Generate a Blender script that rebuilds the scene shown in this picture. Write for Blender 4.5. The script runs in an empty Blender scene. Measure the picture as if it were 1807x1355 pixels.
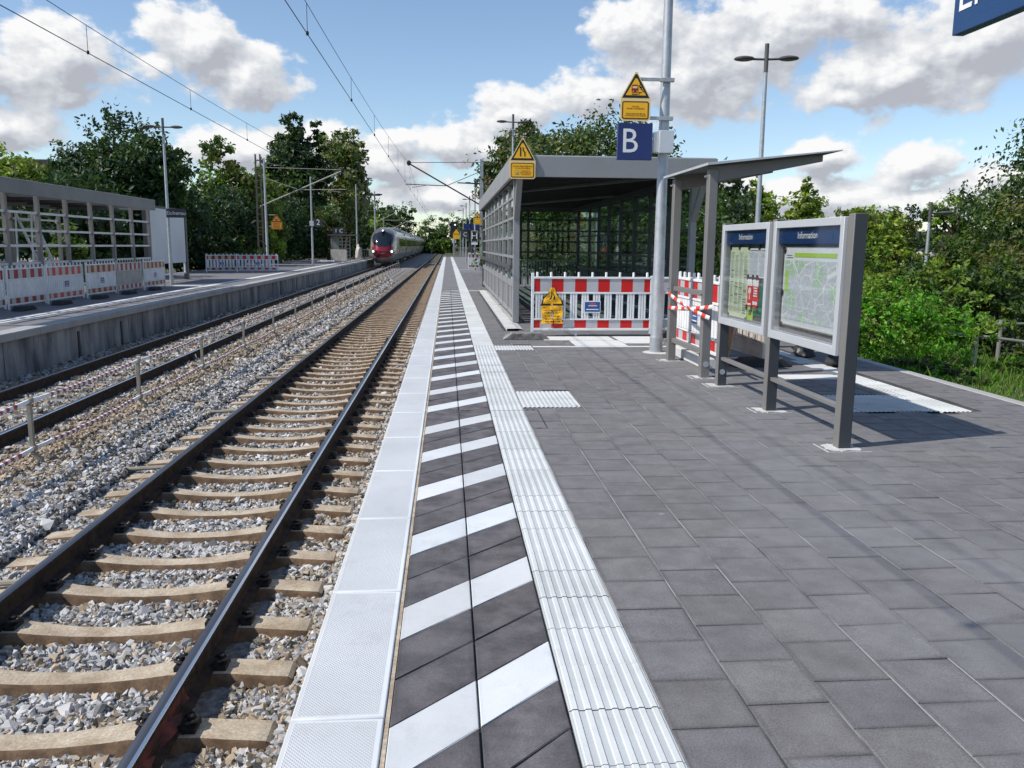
import bpy, bmesh, math, random
import numpy as np
from mathutils import Vector, Matrix, Quaternion
random.seed(7)
rng = np.random.default_rng(11)
sc = bpy.context.scene
col = sc.collection
R = math.radians

# ------------------------------------------------------------------ camera
def cam_axes(yaw, pitch, roll):
    cy, sy, cp, sp = math.cos(yaw), math.sin(yaw), math.cos(pitch), math.sin(pitch)
    fw = Vector((sy*cp, cy*cp, -sp)); rt = Vector((cy, -sy, 0)); up = rt.cross(fw)
    c, s = math.cos(roll), math.sin(roll)
    return c*rt + s*up, -s*rt + c*up, fw
cam_d = bpy.data.cameras.new('camera'); cam = bpy.data.objects.new('camera', cam_d); col.objects.link(cam)
r_, u_, f_ = cam_axes(0.077365, 0.163613, 0.00822)
cam.matrix_world = Matrix(((r_.x, u_.x, -f_.x, 0), (r_.y, u_.y, -f_.y, 0), (r_.z, u_.z, -f_.z, 1.4995), (0, 0, 0, 1)))
cam_d.sensor_width = 36; cam_d.lens = 29.398; cam_d.clip_start = 0.05; cam_d.clip_end = 4000
sc.camera = cam

# ------------------------------------------------------------------ node helper
def nd(nt, typ, ins=None, **props):
    n = nt.nodes.new(typ)
    for k, v in props.items(): setattr(n, k, v)
    for k, v in (ins or {}).items():
        s = n.inputs[k]
        if isinstance(v, bpy.types.NodeSocket): nt.links.new(v, s)
        elif isinstance(v, bpy.types.Node): nt.links.new(v.outputs[0], s)
        else: s.default_value = v
    return n
def mth(nt, op, a, b=0.0, c=None, clamp=False):
    ins = {0: a, 1: b}
    if c is not None: ins[2] = c
    return nd(nt, 'ShaderNodeMath', ins, operation=op, use_clamp=clamp).outputs[0]
def vmth(nt, op, a, b=(0, 0, 0)):
    n = nd(nt, 'ShaderNodeVectorMath', {0: a, 1: b}, operation=op)
    return n.outputs['Value'] if op in ('LENGTH', 'DOT_PRODUCT') else n.outputs[0]
def ramp(nt, fac, a, b, lo=0.0, hi=1.0, smooth=False):
    n = nd(nt, 'ShaderNodeMapRange', {0: fac, 1: a, 2: b, 3: lo, 4: hi})
    if smooth: n.interpolation_type = 'SMOOTHSTEP'
    return n.outputs[0]
def mixc(nt, fac, a, b, mode='MIX'):
    n = nt.nodes.new('ShaderNodeMix'); n.data_type = 'RGBA'; n.blend_type = mode
    for k, v in ((0, fac), (6, a), (7, b)):
        if isinstance(v, bpy.types.NodeSocket): nt.links.new(v, n.inputs[k])
        else: n.inputs[k].default_value = v if k == 0 else (*v[:3], 1)
    return n.outputs[2]

# ------------------------------------------------------------------ sky and sun
SUN = Vector((0.898, 0.256, -1.0)).normalized()          # the way the light travels
w = bpy.data.worlds.new('World'); sc.world = w; w.use_nodes = True
nt = w.node_tree; nt.nodes.clear()
# clouds are a function of direction (azimuth, elevation in degrees)
g = bpy.data.node_groups.new('cloud_density', 'ShaderNodeTree')
g.interface.new_socket('P', in_out='INPUT', socket_type='NodeSocketVector')
g.interface.new_socket('D', in_out='OUTPUT', socket_type='NodeSocketFloat')
gi = g.nodes.new('NodeGroupInput'); go = g.nodes.new('NodeGroupOutput')
P = gi.outputs[0]
wn = nd(g, 'ShaderNodeTexNoise', {'Vector': P, 'Scale': 0.42, 'Detail': 5.0, 'Roughness': 0.55})
off = vmth(g, 'MULTIPLY', vmth(g, 'SUBTRACT', wn.outputs['Color'], (0.5, 0.5, 0.5)), (2.6, 1.7, 0))
PW = vmth(g, 'ADD', P, off)
BL = [(-23.0, 10.3, 4.3, 2.8), (-26.5, 9.2, 4, 2.2), (-15.6, 11.9, 3.3, 2.6), (-12.6, 10.2, 3.7, 2.1), (-17.8, 10.6, 1.6, 1.0),
      (-26.3, 6.5, 3.6, 1.7), (-14, 5.8, 4.0, 1.7), (-8.6, 6.4, 3.6, 1.8), (-4.5, 5.4, 4, 1.7), (0.2, 6.6, 3.2, 1.7),
      (4.2, 8.7, 3.0, 1.9), (2.5, 6.6, 4, 1.5), (12.6, 13.2, 3.8, 3.2), (16.5, 11, 6.6, 3.9), (9.3, 9.8, 3, 1.6), (22, 13.4, 6.5, 2.4),
      (28.5, 10.3, 6.6, 2.7), (33, 12, 6.5, 3.4), (25, 9.2, 3, 1.2), (24, 5.5, 3.0, 1.4), (29.4, 4.9, 3.3, 1.5), (33.5, 4.0, 3, 1.2),
      (22, 3.2, 9, 1.6), (31, 2.6, 8, 1.2), (-1, 3.2, 5, 1.3), (5.5, 3.0, 5, 1.3), (14, 4.6, 5, 1.2), (-3.5, 7.0, 2.2, .8),
      (-45, 12, 9, 5), (50, 14, 10, 6), (-35, 24, 8, 5), (20, 30, 12, 6), (-70, 20, 12, 8), (80, 18, 14, 8), (0, 22, 9, 3)]
m = None
for (a, e, ra, re) in BL:
    d = vmth(g, 'LENGTH', vmth(g, 'MULTIPLY', vmth(g, 'SUBTRACT', PW, (a, e, 0)), (1/ra, 1/re, 0)))
    m = d if m is None else nd(g, 'ShaderNodeMath', {0: m, 1: d, 2: 0.22}, operation='SMOOTH_MIN').outputs[0]
n1 = nd(g, 'ShaderNodeTexNoise', {'Vector': vmth(g, 'MULTIPLY', P, (1, 1.5, 1)), 'Scale': 0.36, 'Detail': 9.0, 'Roughness': 0.56})
n2 = nd(g, 'ShaderNodeTexVoronoi', {'Vector': PW, 'Scale': 1.05, 'Smoothness': 0.6}, feature='SMOOTH_F1')
D = mth(g, 'SUBTRACT', 1.09, m)
D = mth(g, 'ADD', D, mth(g, 'MULTIPLY', mth(g, 'SUBTRACT', n1.outputs[0], 0.5), 1.75))
D = mth(g, 'SUBTRACT', D, mth(g, 'MULTIPLY', n2.outputs[0], 0.16))
g.links.new(D, go.inputs[0])
dirv = nd(nt, 'ShaderNodeTexCoord').outputs['Generated']
sp = nd(nt, 'ShaderNodeSeparateXYZ', {0: dirv})
az = mth(nt, 'MULTIPLY', mth(nt, 'ARCTAN2', sp.outputs[0], sp.outputs[1]), 180/math.pi)
hyp = mth(nt, 'SQRT', mth(nt, 'ADD', mth(nt, 'MULTIPLY', sp.outputs[0], sp.outputs[0]), mth(nt, 'MULTIPLY', sp.outputs[1], sp.outputs[1])))
el = mth(nt, 'MULTIPLY', mth(nt, 'ARCTAN2', sp.outputs[2], hyp), 180/math.pi)
pv = nd(nt, 'ShaderNodeCombineXYZ', {0: az, 1: el, 2: 0.0}).outputs[0]
def dens(p):
    n = nt.nodes.new('ShaderNodeGroup'); n.node_tree = g; nt.links.new(p, n.inputs[0]); return n.outputs[0]
D0 = dens(pv)
D1 = dens(vmth(nt, 'ADD', pv, (-0.8, 1.15, 0)))
D2 = dens(vmth(nt, 'ADD', pv, (-0.25, 0.4, 0)))
mask = ramp(nt, D0, -0.04, 0.32, 0, 1, True)
lit = mth(nt, 'ADD', mth(nt, 'MULTIPLY', mth(nt, 'SUBTRACT', D0, D1), 0.75), mth(nt, 'MULTIPLY', mth(nt, 'SUBTRACT', D0, D2), 0.5))
lit = mth(nt, 'ADD', lit, 0.42)
thin = ramp(nt, D0, 0.0, 0.5, 0.28, 0.0)
lit = mth(nt, 'ADD', lit, thin, clamp=True)
cc = nt.nodes.new('ShaderNodeValToRGB'); nt.links.new(lit, cc.inputs[0])
e_ = cc.color_ramp.elements
e_[0].position = 0.1; e_[0].color = (0.48, 0.50, 0.56, 1)
e_[1].position = 0.95; e_[1].color = (1.0, 1.0, 1.0, 1)
x = e_.new(0.5); x.color = (0.68, 0.71, 0.76, 1)
sky = nd(nt, 'ShaderNodeTexSky', sky_type='NISHITA', sun_disc=False, sun_elevation=R(47), sun_rotation=R(254.1), altitude=500, air_density=1.0, dust_density=0.35, ozone_density=2.0)
b1 = nd(nt, 'ShaderNodeBackground', {0: sky.outputs[0], 1: 0.138})
b2 = nd(nt, 'ShaderNodeBackground', {0: cc.outputs[0], 1: 0.88})
mx = nd(nt, 'ShaderNodeMixShader', {0: mask, 1: b1.outputs[0], 2: b2.outputs[0]})
nt.links.new(mx.outputs[0], nd(nt, 'ShaderNodeOutputWorld').inputs[0])
sl = bpy.data.lights.new('sun', 'SUN'); sl.energy = 4.2; sl.angle = R(0.5); sl.color = (1.0, 0.94, 0.855)
so = bpy.data.objects.new('sun', sl); col.objects.link(so); so.rotation_euler = SUN.to_track_quat('-Z', 'Y').to_euler()
sc.view_settings.view_transform = 'Standard'; sc.view_settings.look = 'None'; sc.view_settings.gamma = 1; sc.view_settings.exposure = 0.14
sc.cycles.max_bounces = 6; sc.cycles.diffuse_bounces = 2; sc.cycles.glossy_bounces = 3; sc.cycles.transmission_bounces = 4; sc.cycles.transparent_max_bounces = 12
sc.cycles.caustics_reflective = False; sc.cycles.caustics_refractive = False; sc.cycles.use_denoising = True

# ------------------------------------------------------------------ materials
M = {}
def new_mat(name):
    m = bpy.data.materials.new(name); m.use_nodes = True; t = m.node_tree
    return m, t, t.nodes['Principled BSDF']
def mat(key, c1, c2=None, sc_=6.0, rough=0.6, metal=0.0, bump=0.0, bsc=60.0, spec=0.5, attr=False, speck=0.0, stretch=(1, 1, 1), lo=.35, hi=.65, coat=0):
    m, t, b = new_mat(key)
    pos = vmth(t, 'MULTIPLY', nd(t, 'ShaderNodeNewGeometry').outputs['Position'], stretch)
    c2 = c2 or tuple(v*0.8 for v in c1)
    n = nd(t, 'ShaderNodeTexNoise', {'Vector': pos, 'Scale': sc_, 'Detail': 7.0, 'Roughness': 0.6})
    f = ramp(t, n.outputs[0], lo, hi)
    c = mixc(t, f, c1, c2)
    if attr:
        c = mixc(t, 1.0, c, nd(t, 'ShaderNodeAttribute', attribute_name='col').outputs['Color'], 'MULTIPLY')
    fine = None
    if speck or bump:
        fine = nd(t, 'ShaderNodeTexNoise', {'Vector': pos, 'Scale': bsc, 'Detail': 3.0, 'Roughness': 0.7}).outputs[0]
    if speck:
        k = ramp(t, fine, 0.3, 0.7, 1-speck, 1+speck)
        c = mixc(t, 1.0, c, nd(t, 'ShaderNodeCombineColor', {0: k, 1: k, 2: k}).outputs[0], 'MULTIPLY')
    if key in ('guide_white', 'hatch_white', 'white_strip', 'white_plastic', 'reflect_white', 'alu', 'fascia', 'db_grey'):
        gn = nd(t, 'ShaderNodeTexNoise', {'Vector': vmth(t, 'MULTIPLY', pos, (1.0, .7, .35)), 'Scale': 5.5, 'Detail': 9.0, 'Roughness': .72}).outputs[0]
        c = mixc(t, ramp(t, gn, .53, .74, 0, .42 if 'white' in key else .25), c, tuple(v*.55 for v in c1))
        sn_ = nd(t, 'ShaderNodeTexVoronoi', {'Vector': pos, 'Scale': 9.0}).outputs[0]
        if key != 'fascia': c = mixc(t, ramp(t, sn_, .03, .055, .35, 0), c, tuple(v*.5 for v in c1))
    if key in ('paver', 'paver_far'):
        dn = nd(t, 'ShaderNodeTexNoise', {'Vector': pos, 'Scale': .75, 'Detail': 6.0, 'Roughness': .62}).outputs[0]
        gp = nd(t, 'ShaderNodeSeparateXYZ', {0: pos}); lane = mth(t, 'ADD', ramp(t, mth(t, 'ABSOLUTE', mth(t, 'SUBTRACT', gp.outputs[0], 2.55)), .25, 1.3, .17, 0), 0.0)
        c = mixc(t, ramp(t, mth(t, 'ADD', dn, lane), .54, .80, 0, .42), c, (.235, .24, .25))
        sp1 = nd(t, 'ShaderNodeTexVoronoi', {'Vector': pos, 'Scale': 3.1}).outputs[0]
        c = mixc(t, ramp(t, sp1, .035, .05, .45, 0), c, (.06, .055, .055))
        sp2 = nd(t, 'ShaderNodeTexVoronoi', {'Vector': vmth(t, 'ADD', pos, (3.7, 1.3, 0)), 'Scale': 1.7}).outputs[0]
        c = mixc(t, ramp(t, mth(t, 'ADD', sp2, mth(t, 'MULTIPLY', dn, .12)), .075, .10, .5, 0), c, (.36, .37, .38))
        dk = nd(t, 'ShaderNodeTexNoise', {'Vector': pos, 'Scale': 1.9, 'Detail': 5.0}).outputs[0]
        c = mixc(t, ramp(t, dk, .55, .72, 0, .2), c, (.085, .08, .083))
    t.links.new(c, b.inputs['Base Color'])
    rr = ramp(t, n.outputs[0], 0.3, 0.7, max(0.05, rough-0.07), min(1, rough+0.07)); t.links.new(rr, b.inputs['Roughness'])
    b.inputs['Metallic'].default_value = metal; b.inputs['Specular IOR Level'].default_value = spec
    b.inputs['Coat Weight'].default_value = coat
    if bump:
        bp = nd(t, 'ShaderNodeBump', {'Strength': min(1, bump), 'Distance': 0.01*bump, 'Height': fine}); t.links.new(bp.outputs[0], b.inputs['Normal'])
    M[key] = m; return m
def emis(key, c, s):
    m, t, b = new_mat(key); b.inputs['Base Color'].default_value = (*c, 1); b.inputs['Emission Color'].default_value = (*c, 1); b.inputs['Emission Strength'].default_value = s; M[key] = m
def glass(key, tint=(1, 1, 1), refl=1.0, rough=0.02, base=0.03):
    m, t, b = new_mat(key); t.nodes.remove(b)
    fc = nd(t, 'ShaderNodeLayerWeight', {0: 0.5}).outputs['Facing']
    fac = mth(t, 'ADD', mth(t, 'MULTIPLY', mth(t, 'POWER', fc, 5.0), refl*.9), base+.02, clamp=True)
    tr = nd(t, 'ShaderNodeBsdfTransparent', {0: (*tint, 1)}); gl = nd(t, 'ShaderNodeBsdfGlossy', {'Color': (1, 1, 1, 1), 'Roughness': rough})
    mx = nd(t, 'ShaderNodeMixShader', {0: fac, 1: tr.outputs[0], 2: gl.outputs[0]})
    t.links.new(mx.outputs[0], t.nodes['Material Output'].inputs[0]); M[key] = m
def leafmat(key, tr=0.3, gloss=0.5):
    m, t, b = new_mat(key)
    a = nd(t, 'ShaderNodeAttribute', attribute_name='col').outputs['Color']
    t.links.new(a, b.inputs['Base Color']); b.inputs['Roughness'].default_value = gloss; b.inputs['Specular IOR Level'].default_value = 0.4
    bright = mixc(t, 1.0, a, (1.5, 1.7, 0.6), 'MULTIPLY')
    tl = nd(t, 'ShaderNodeBsdfTranslucent', {0: bright})
    mx = nd(t, 'ShaderNodeMixShader', {0: tr, 1: b.outputs[0], 2: tl.outputs[0]})
    t.links.new(mx.outputs[0], t.nodes['Material Output'].inputs[0]); M[key] = m

mat('paver', (0.186, 0.180, 0.181), (0.138, 0.133, 0.135), 7, 0.75, bump=0.3, bsc=150, attr=True, speck=0.33)
mat('paver_far', (0.20, 0.195, 0.20), (0.165, 0.16, 0.168), 0.8, 0.8, bump=0.1, bsc=60)
mat('sand', (0.40, 0.395, 0.385), (0.07, 0.07, 0.075), 1.4, 0.9, lo=.42, hi=.60)
mat('joint', (0.10, 0.10, 0.10), (0.03, 0.03, 0.032), 2.2, 0.9)
mat('hatch_dark', (0.145, 0.134, 0.139), (0.068, 0.063, 0.068), 6.5, 0.78, bump=0.25, bsc=120, attr=True, speck=0.25)
mat('hatch_white', (0.66, 0.68, 0.69), (0.58, 0.61, 0.63), 4, 0.7, bump=0.12, bsc=150, attr=True, speck=0.06)
mat('guide_white', (0.70, 0.72, 0.72), (0.56, 0.58, 0.57), 1.6, 0.65, bump=0.08, bsc=120, attr=True, speck=0.05)
mat('white_strip', (0.74, 0.74, 0.72), (0.62, 0.63, 0.62), 1.2, 0.7)
mat('concrete', (0.36, 0.35, 0.33), (0.26, 0.25, 0.24), 2.5, 0.85, bump=0.2, bsc=50, speck=0.1)
mat('concrete_pale', (0.62, 0.62, 0.60), (0.48, 0.48, 0.47), 3, 0.85, bump=0.3, bsc=60, speck=0.08)
mat('slab2', (0.40, 0.40, 0.39), (0.33, 0.33, 0.325), 1.5, 0.8, bump=0.1, bsc=40)
mat('wall2', (0.40, 0.385, 0.37), (0.12, 0.12, 0.125), 2.6, 0.9, bump=0.2, bsc=25, stretch=(1, .8, 0.22), speck=0.12)
mat('drain', (0.05, 0.05, 0.055), (0.075, 0.075, 0.08), 30, 0.6)
mat('rail_side', (0.060, 0.039, 0.028), (0.024, 0.018, 0.015), 12, 0.8, spec=.25, bump=.2, bsc=60)
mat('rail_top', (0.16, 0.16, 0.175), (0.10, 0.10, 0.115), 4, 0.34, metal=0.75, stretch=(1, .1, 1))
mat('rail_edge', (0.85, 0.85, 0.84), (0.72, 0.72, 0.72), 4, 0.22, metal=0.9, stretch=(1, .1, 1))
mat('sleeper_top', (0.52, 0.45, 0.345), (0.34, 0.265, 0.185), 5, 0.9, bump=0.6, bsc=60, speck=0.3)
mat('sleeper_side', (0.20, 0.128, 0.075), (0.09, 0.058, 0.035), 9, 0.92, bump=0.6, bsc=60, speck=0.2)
mat('clip', (0.03, 0.027, 0.026), (0.02, 0.018, 0.018), 20, 0.6, metal=.4)
mat('red_spray', (0.20, 0.035, 0.025), (0.05, 0.02, 0.018), 14, 0.7)
mat('bed', (0.30, 0.285, 0.26), (0.11, 0.105, 0.10), 14, 0.95, bump=1.0, bsc=24, speck=0.35)
mat('stone', (0.9, 0.9, 0.9), (1.05, 1.05, 1.05), 20, 0.85, attr=True, bump=0.25, bsc=90)
mat('dirt', (0.09, 0.075, 0.05), (0.05, 0.06, 0.025), 1.2, 0.95, bump=0.6, bsc=9)
mat('fascia', (0.30, 0.30, 0.305), (0.27, 0.27, 0.275), 1.2, 0.5, metal=0.1, bump=.02, bsc=200)
mat('fascia_shaded', (0.19, 0.19, 0.195), (0.17, 0.17, 0.175), 1.2, 0.5, metal=0.1)  # darker copy of the fascia grey, its shade put into the colour
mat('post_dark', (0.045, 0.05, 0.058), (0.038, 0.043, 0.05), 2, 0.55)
mat('soffit_shaded', (0.07, 0.072, 0.075), (0.06, 0.062, 0.065), 2, 0.6)  # canopy roof underside, the shade below it painted in as dark grey
mat('db_grey', (0.215, 0.206, 0.198), (0.19, 0.182, 0.176), 2, 0.5, metal=0.15, bump=.02, bsc=200)
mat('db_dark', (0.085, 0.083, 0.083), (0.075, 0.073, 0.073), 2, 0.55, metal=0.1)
mat('roof_dark', (0.055, 0.055, 0.057), (0.045, 0.045, 0.047), 2, 0.6)
mat('alu', (0.64, 0.655, 0.68), (0.58, 0.595, 0.62), 2, 0.42, metal=0.35)
mat('galv', (0.46, 0.48, 0.50), (0.36, 0.38, 0.40), 9, 0.48, metal=0.45, speck=.06, bsc=30)
mat('lamp_grey', (0.12, 0.115, 0.11), (0.10, 0.097, 0.093), 6, 0.45, metal=0.3)
mat('lens', (0.25, 0.25, 0.24), (0.20, 0.20, 0.20), 6, 0.2)
mat('zinc_sheet', (0.58, 0.60, 0.62), (0.48, 0.50, 0.52), 3, 0.45, metal=.3)
mat('db_blue', (0.012, 0.028, 0.145), (0.010, 0.024, 0.125), 2, 0.35)
mat('sign_blue', (0.010, 0.048, 0.150), (0.008, 0.040, 0.13), 2, 0.3)
mat('hdr_blue', (0.008, 0.04, 0.14), (0.006, 0.03, 0.11), 2, 0.3)
mat('white_paint', (0.80, 0.80, 0.80), (0.72, 0.72, 0.72), 3, 0.5)
mat('white_plastic', (0.86, 0.87, 0.88), (0.72, 0.73, 0.74), 2.5, 0.5, bump=.03, bsc=60)
mat('white_worn', (0.62, 0.58, 0.53), (0.48, 0.44, 0.40), 3, 0.6, bump=.05, bsc=60)
mat('reflect_white', (0.50, 0.50, 0.52), (0.46, 0.46, 0.48), 3, 0.35)
mat('reflect_beige', (0.52, 0.44, 0.32), (0.44, 0.37, 0.27), 3, 0.4)
mat('reflect_red', (0.62, 0.008, 0.008), (0.50, 0.006, 0.006), 3, 0.35)
mat('faded_red', (0.36, 0.025, 0.03), (0.24, 0.015, 0.02), 5, 0.5)
mat('rubber', (0.30, 0.29, 0.275), (0.11, 0.105, 0.10), 9, 0.9, bump=.5, bsc=40)
mat('rubber_dark', (0.035, 0.037, 0.042), (0.025, 0.026, 0.03), 9, 0.85)
mat('yellow', (0.95, 0.50, 0.010), (0.90, 0.46, 0.010), 4, 0.4)
mat('yellow_edge', (0.85, 0.66, 0.30), (0.82, 0.62, 0.26), 4, 0.45)
mat('orange_old', (0.72, 0.30, 0.02), (0.64, 0.24, 0.02), 4, 0.5)
mat('black_ink', (0.012, 0.008, 0.006), (0.014, 0.009, 0.007), 4, 0.5)
mat('brown_ink', (0.16, 0.04, 0.008), (0.13, 0.03, 0.006), 4, 0.5)
mat('red_ink', (0.30, 0.012, 0.006), (0.25, 0.010, 0.005), 4, 0.5)
mat('logo_blue', (0.02, 0.09, 0.30), (0.02, 0.08, 0.27), 4, 0.4)
mat('tape_red', (0.75, 0.05, 0.02), (0.70, 0.045, 0.02), 4, 0.4)
mat('band_red', (0.36, 0.055, 0.055), (0.28, 0.05, 0.05), 4, 0.5)
mat('timetable', (0.60, 0.66, 0.46), (0.54, 0.60, 0.41), 9, 0.6)
mat('paper', (0.66, 0.68, 0.70), (0.62, 0.64, 0.66), 9, 0.6)
mat('ink_soft', (0.42, 0.48, 0.36), (0.50, 0.55, 0.43), 40, 0.6)
mat('ink_grey', (0.46, 0.49, 0.52), (0.56, 0.58, 0.60), 40, 0.6)
mat('ink_dark', (0.10, 0.11, 0.10), (0.16, 0.17, 0.16), 40, 0.6)
mat('lime', (0.33, 0.52, 0.05), (0.36, 0.55, 0.06), 9, 0.6)
mat('ad_red', (0.72, 0.02, 0.012), (0.68, 0.02, 0.012), 9, 0.5)
mat('ad_green', (0.02, 0.16, 0.10), (0.02, 0.14, 0.09), 9, 0.5)
mat('cardboard', (0.46, 0.30, 0.17), (0.40, 0.25, 0.14), 5, 0.85)
mat('bag', (0.035, 0.035, 0.04), (0.30, 0.28, 0.26), 9, 0.8, lo=.5, hi=.6)
mat('bark', (0.10, 0.075, 0.05), (0.055, 0.042, 0.03), 8, 0.95, bump=.6, bsc=20, stretch=(1, 1, .25))
mat('wire', (0.012, 0.014, 0.018), (0.018, 0.02, 0.025), 9, 0.5, metal=.3)
mat('wire_blue', (0.02, 0.06, 0.11), (0.03, 0.07, 0.12), 9, 0.5, metal=.3)
mat('strut_black', (0.010, 0.011, 0.013), (0.014, 0.015, 0.017), 9, 0.5)
mat('strut_tan', (0.42, 0.40, 0.34), (0.36, 0.34, 0.29), 9, 0.6)
mat('post_tan', (0.33, 0.30, 0.24), (0.24, 0.22, 0.18), 9, 0.6, metal=.2)
mat('lattice_steel', (0.13, 0.115, 0.095), (0.08, 0.07, 0.06), 9, 0.7, metal=.2)
mat('train_silver', (0.33, 0.32, 0.30), (0.29, 0.285, 0.27), 1.5, 0.28, metal=0.3, coat=.3)
mat('train_grey', (0.12, 0.115, 0.12), (0.10, 0.10, 0.105), 1.5, 0.3, coat=.3)
mat('train_red', (0.26, 0.006, 0.022), (0.22, 0.005, 0.018), 1.5, 0.28, coat=.4)
mat('train_glass', (0.008, 0.012, 0.018), (0.012, 0.016, 0.022), 1.5, 0.06, spec=.8)
mat('train_under', (0.02, 0.02, 0.02), (0.03, 0.03, 0.03), 1.5, 0.7)
mat('train_roof', (0.42, 0.42, 0.42), (0.34, 0.34, 0.34), 1.5, 0.5)
mat('house_wall', (0.60, 0.57, 0.52), (0.54, 0.51, 0.47), 1.0, 0.9)
mat('house_roof', (0.07, 0.065, 0.065), (0.05, 0.05, 0.05), 1.0, 0.8)
mat('steel_rail', (0.40, 0.38, 0.34), (0.30, 0.29, 0.26), 9, 0.5, metal=.5)
mat('board_white', (0.72, 0.73, 0.74), (0.66, 0.67, 0.69), .8, 0.6)
mat('frame_dark', (0.03, 0.033, 0.04), (0.04, 0.043, 0.05), 2, 0.5)
mat('container_red', (0.34, 0.02, 0.015), (0.28, 0.015, 0.012), 2, 0.5)
mat('crate', (0.40, 0.36, 0.30), (0.56, 0.53, 0.48), 2.5, 0.8, stretch=(3, 3, 1))
mat('signal_black', (0.015, 0.015, 0.016), None, 4, 0.6)
emis('headlight', (0.95, 0.97, 1.0), 1.6)
emis('signal_lit', (1.0, 0.9, 0.85), 1.2)
glass('pane', (0.80, 0.90, 0.86), 0.9, 0.02, 0.01)
glass('vitrine', (0.97, 0.98, 0.98), 1.0, 0.03, 0.05)
leafmat('leaf', 0.34)
leafmat('grass', 0.3, .6)
# studded white edge slab: bump from a lattice of studs
m, t, b = new_mat('edge_slab'); M['edge_slab'] = m
pos = nd(t, 'ShaderNodeNewGeometry').outputs['Position']; s3 = nd(t, 'ShaderNodeSeparateXYZ', {0: pos})
def sn(v, k): return mth(t, 'SINE', mth(t, 'MULTIPLY', v, 2*math.pi/k))
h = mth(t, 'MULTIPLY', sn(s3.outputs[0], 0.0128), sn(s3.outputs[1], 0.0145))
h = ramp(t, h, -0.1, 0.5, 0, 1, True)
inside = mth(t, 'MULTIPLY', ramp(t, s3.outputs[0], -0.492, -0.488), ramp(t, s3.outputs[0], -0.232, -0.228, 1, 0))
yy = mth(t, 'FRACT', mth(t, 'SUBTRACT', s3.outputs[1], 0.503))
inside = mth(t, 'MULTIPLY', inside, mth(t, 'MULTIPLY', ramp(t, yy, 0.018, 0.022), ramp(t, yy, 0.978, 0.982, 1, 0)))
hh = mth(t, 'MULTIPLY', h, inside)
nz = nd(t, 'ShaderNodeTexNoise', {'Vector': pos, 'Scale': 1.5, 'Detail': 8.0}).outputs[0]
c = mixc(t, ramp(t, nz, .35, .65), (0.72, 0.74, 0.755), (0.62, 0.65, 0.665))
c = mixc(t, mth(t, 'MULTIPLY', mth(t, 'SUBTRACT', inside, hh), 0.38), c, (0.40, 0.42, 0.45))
gn = nd(t, 'ShaderNodeTexNoise', {'Vector': pos, 'Scale': 4.0, 'Detail': 9.0, 'Roughness': .74}).outputs[0]
c = mixc(t, ramp(t, gn, .54, .74, 0, .4), c, (.40, .39, .37))
c = mixc(t, ramp(t, s3.outputs[0], -.503, -.478, .28, 0), c, (.34, .30, .25))
t.links.new(c, b.inputs['Base Color']); b.inputs['Roughness'].default_value = 0.6
bp = nd(t, 'ShaderNodeBump', {'Strength': 0.8, 'Distance': 0.003, 'Height': hh}); t.links.new(bp.outputs[0], b.inputs['Normal'])
# city map poster
m, t, b = new_mat('city_map'); M['city_map'] = m
pos = nd(t, 'ShaderNodeNewGeometry').outputs['Position']
v1 = nd(t, 'ShaderNodeTexVoronoi', {'Vector': pos, 'Scale': 22.0}, feature='DISTANCE_TO_EDGE').outputs[0]
v2 = nd(t, 'ShaderNodeTexVoronoi', {'Vector': pos, 'Scale': 7.0}, feature='DISTANCE_TO_EDGE').outputs[0]
nn = nd(t, 'ShaderNodeTexNoise', {'Vector': pos, 'Scale': 4.5, 'Detail': 8.0}).outputs[0]
c = mixc(t, ramp(t, nn, .48, .56), (0.44, 0.47, 0.51), (0.34, 0.50, 0.33))
c = mixc(t, ramp(t, v1, 0.02, 0.06, .6, 0), c, (0.72, 0.74, 0.76))
c = mixc(t, ramp(t, v2, 0.012, 0.03, .8, 0), c, (0.76, 0.76, 0.74))
t.links.new(c, b.inputs['Base Color']); b.inputs['Roughness'].default_value = 0.55

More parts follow.
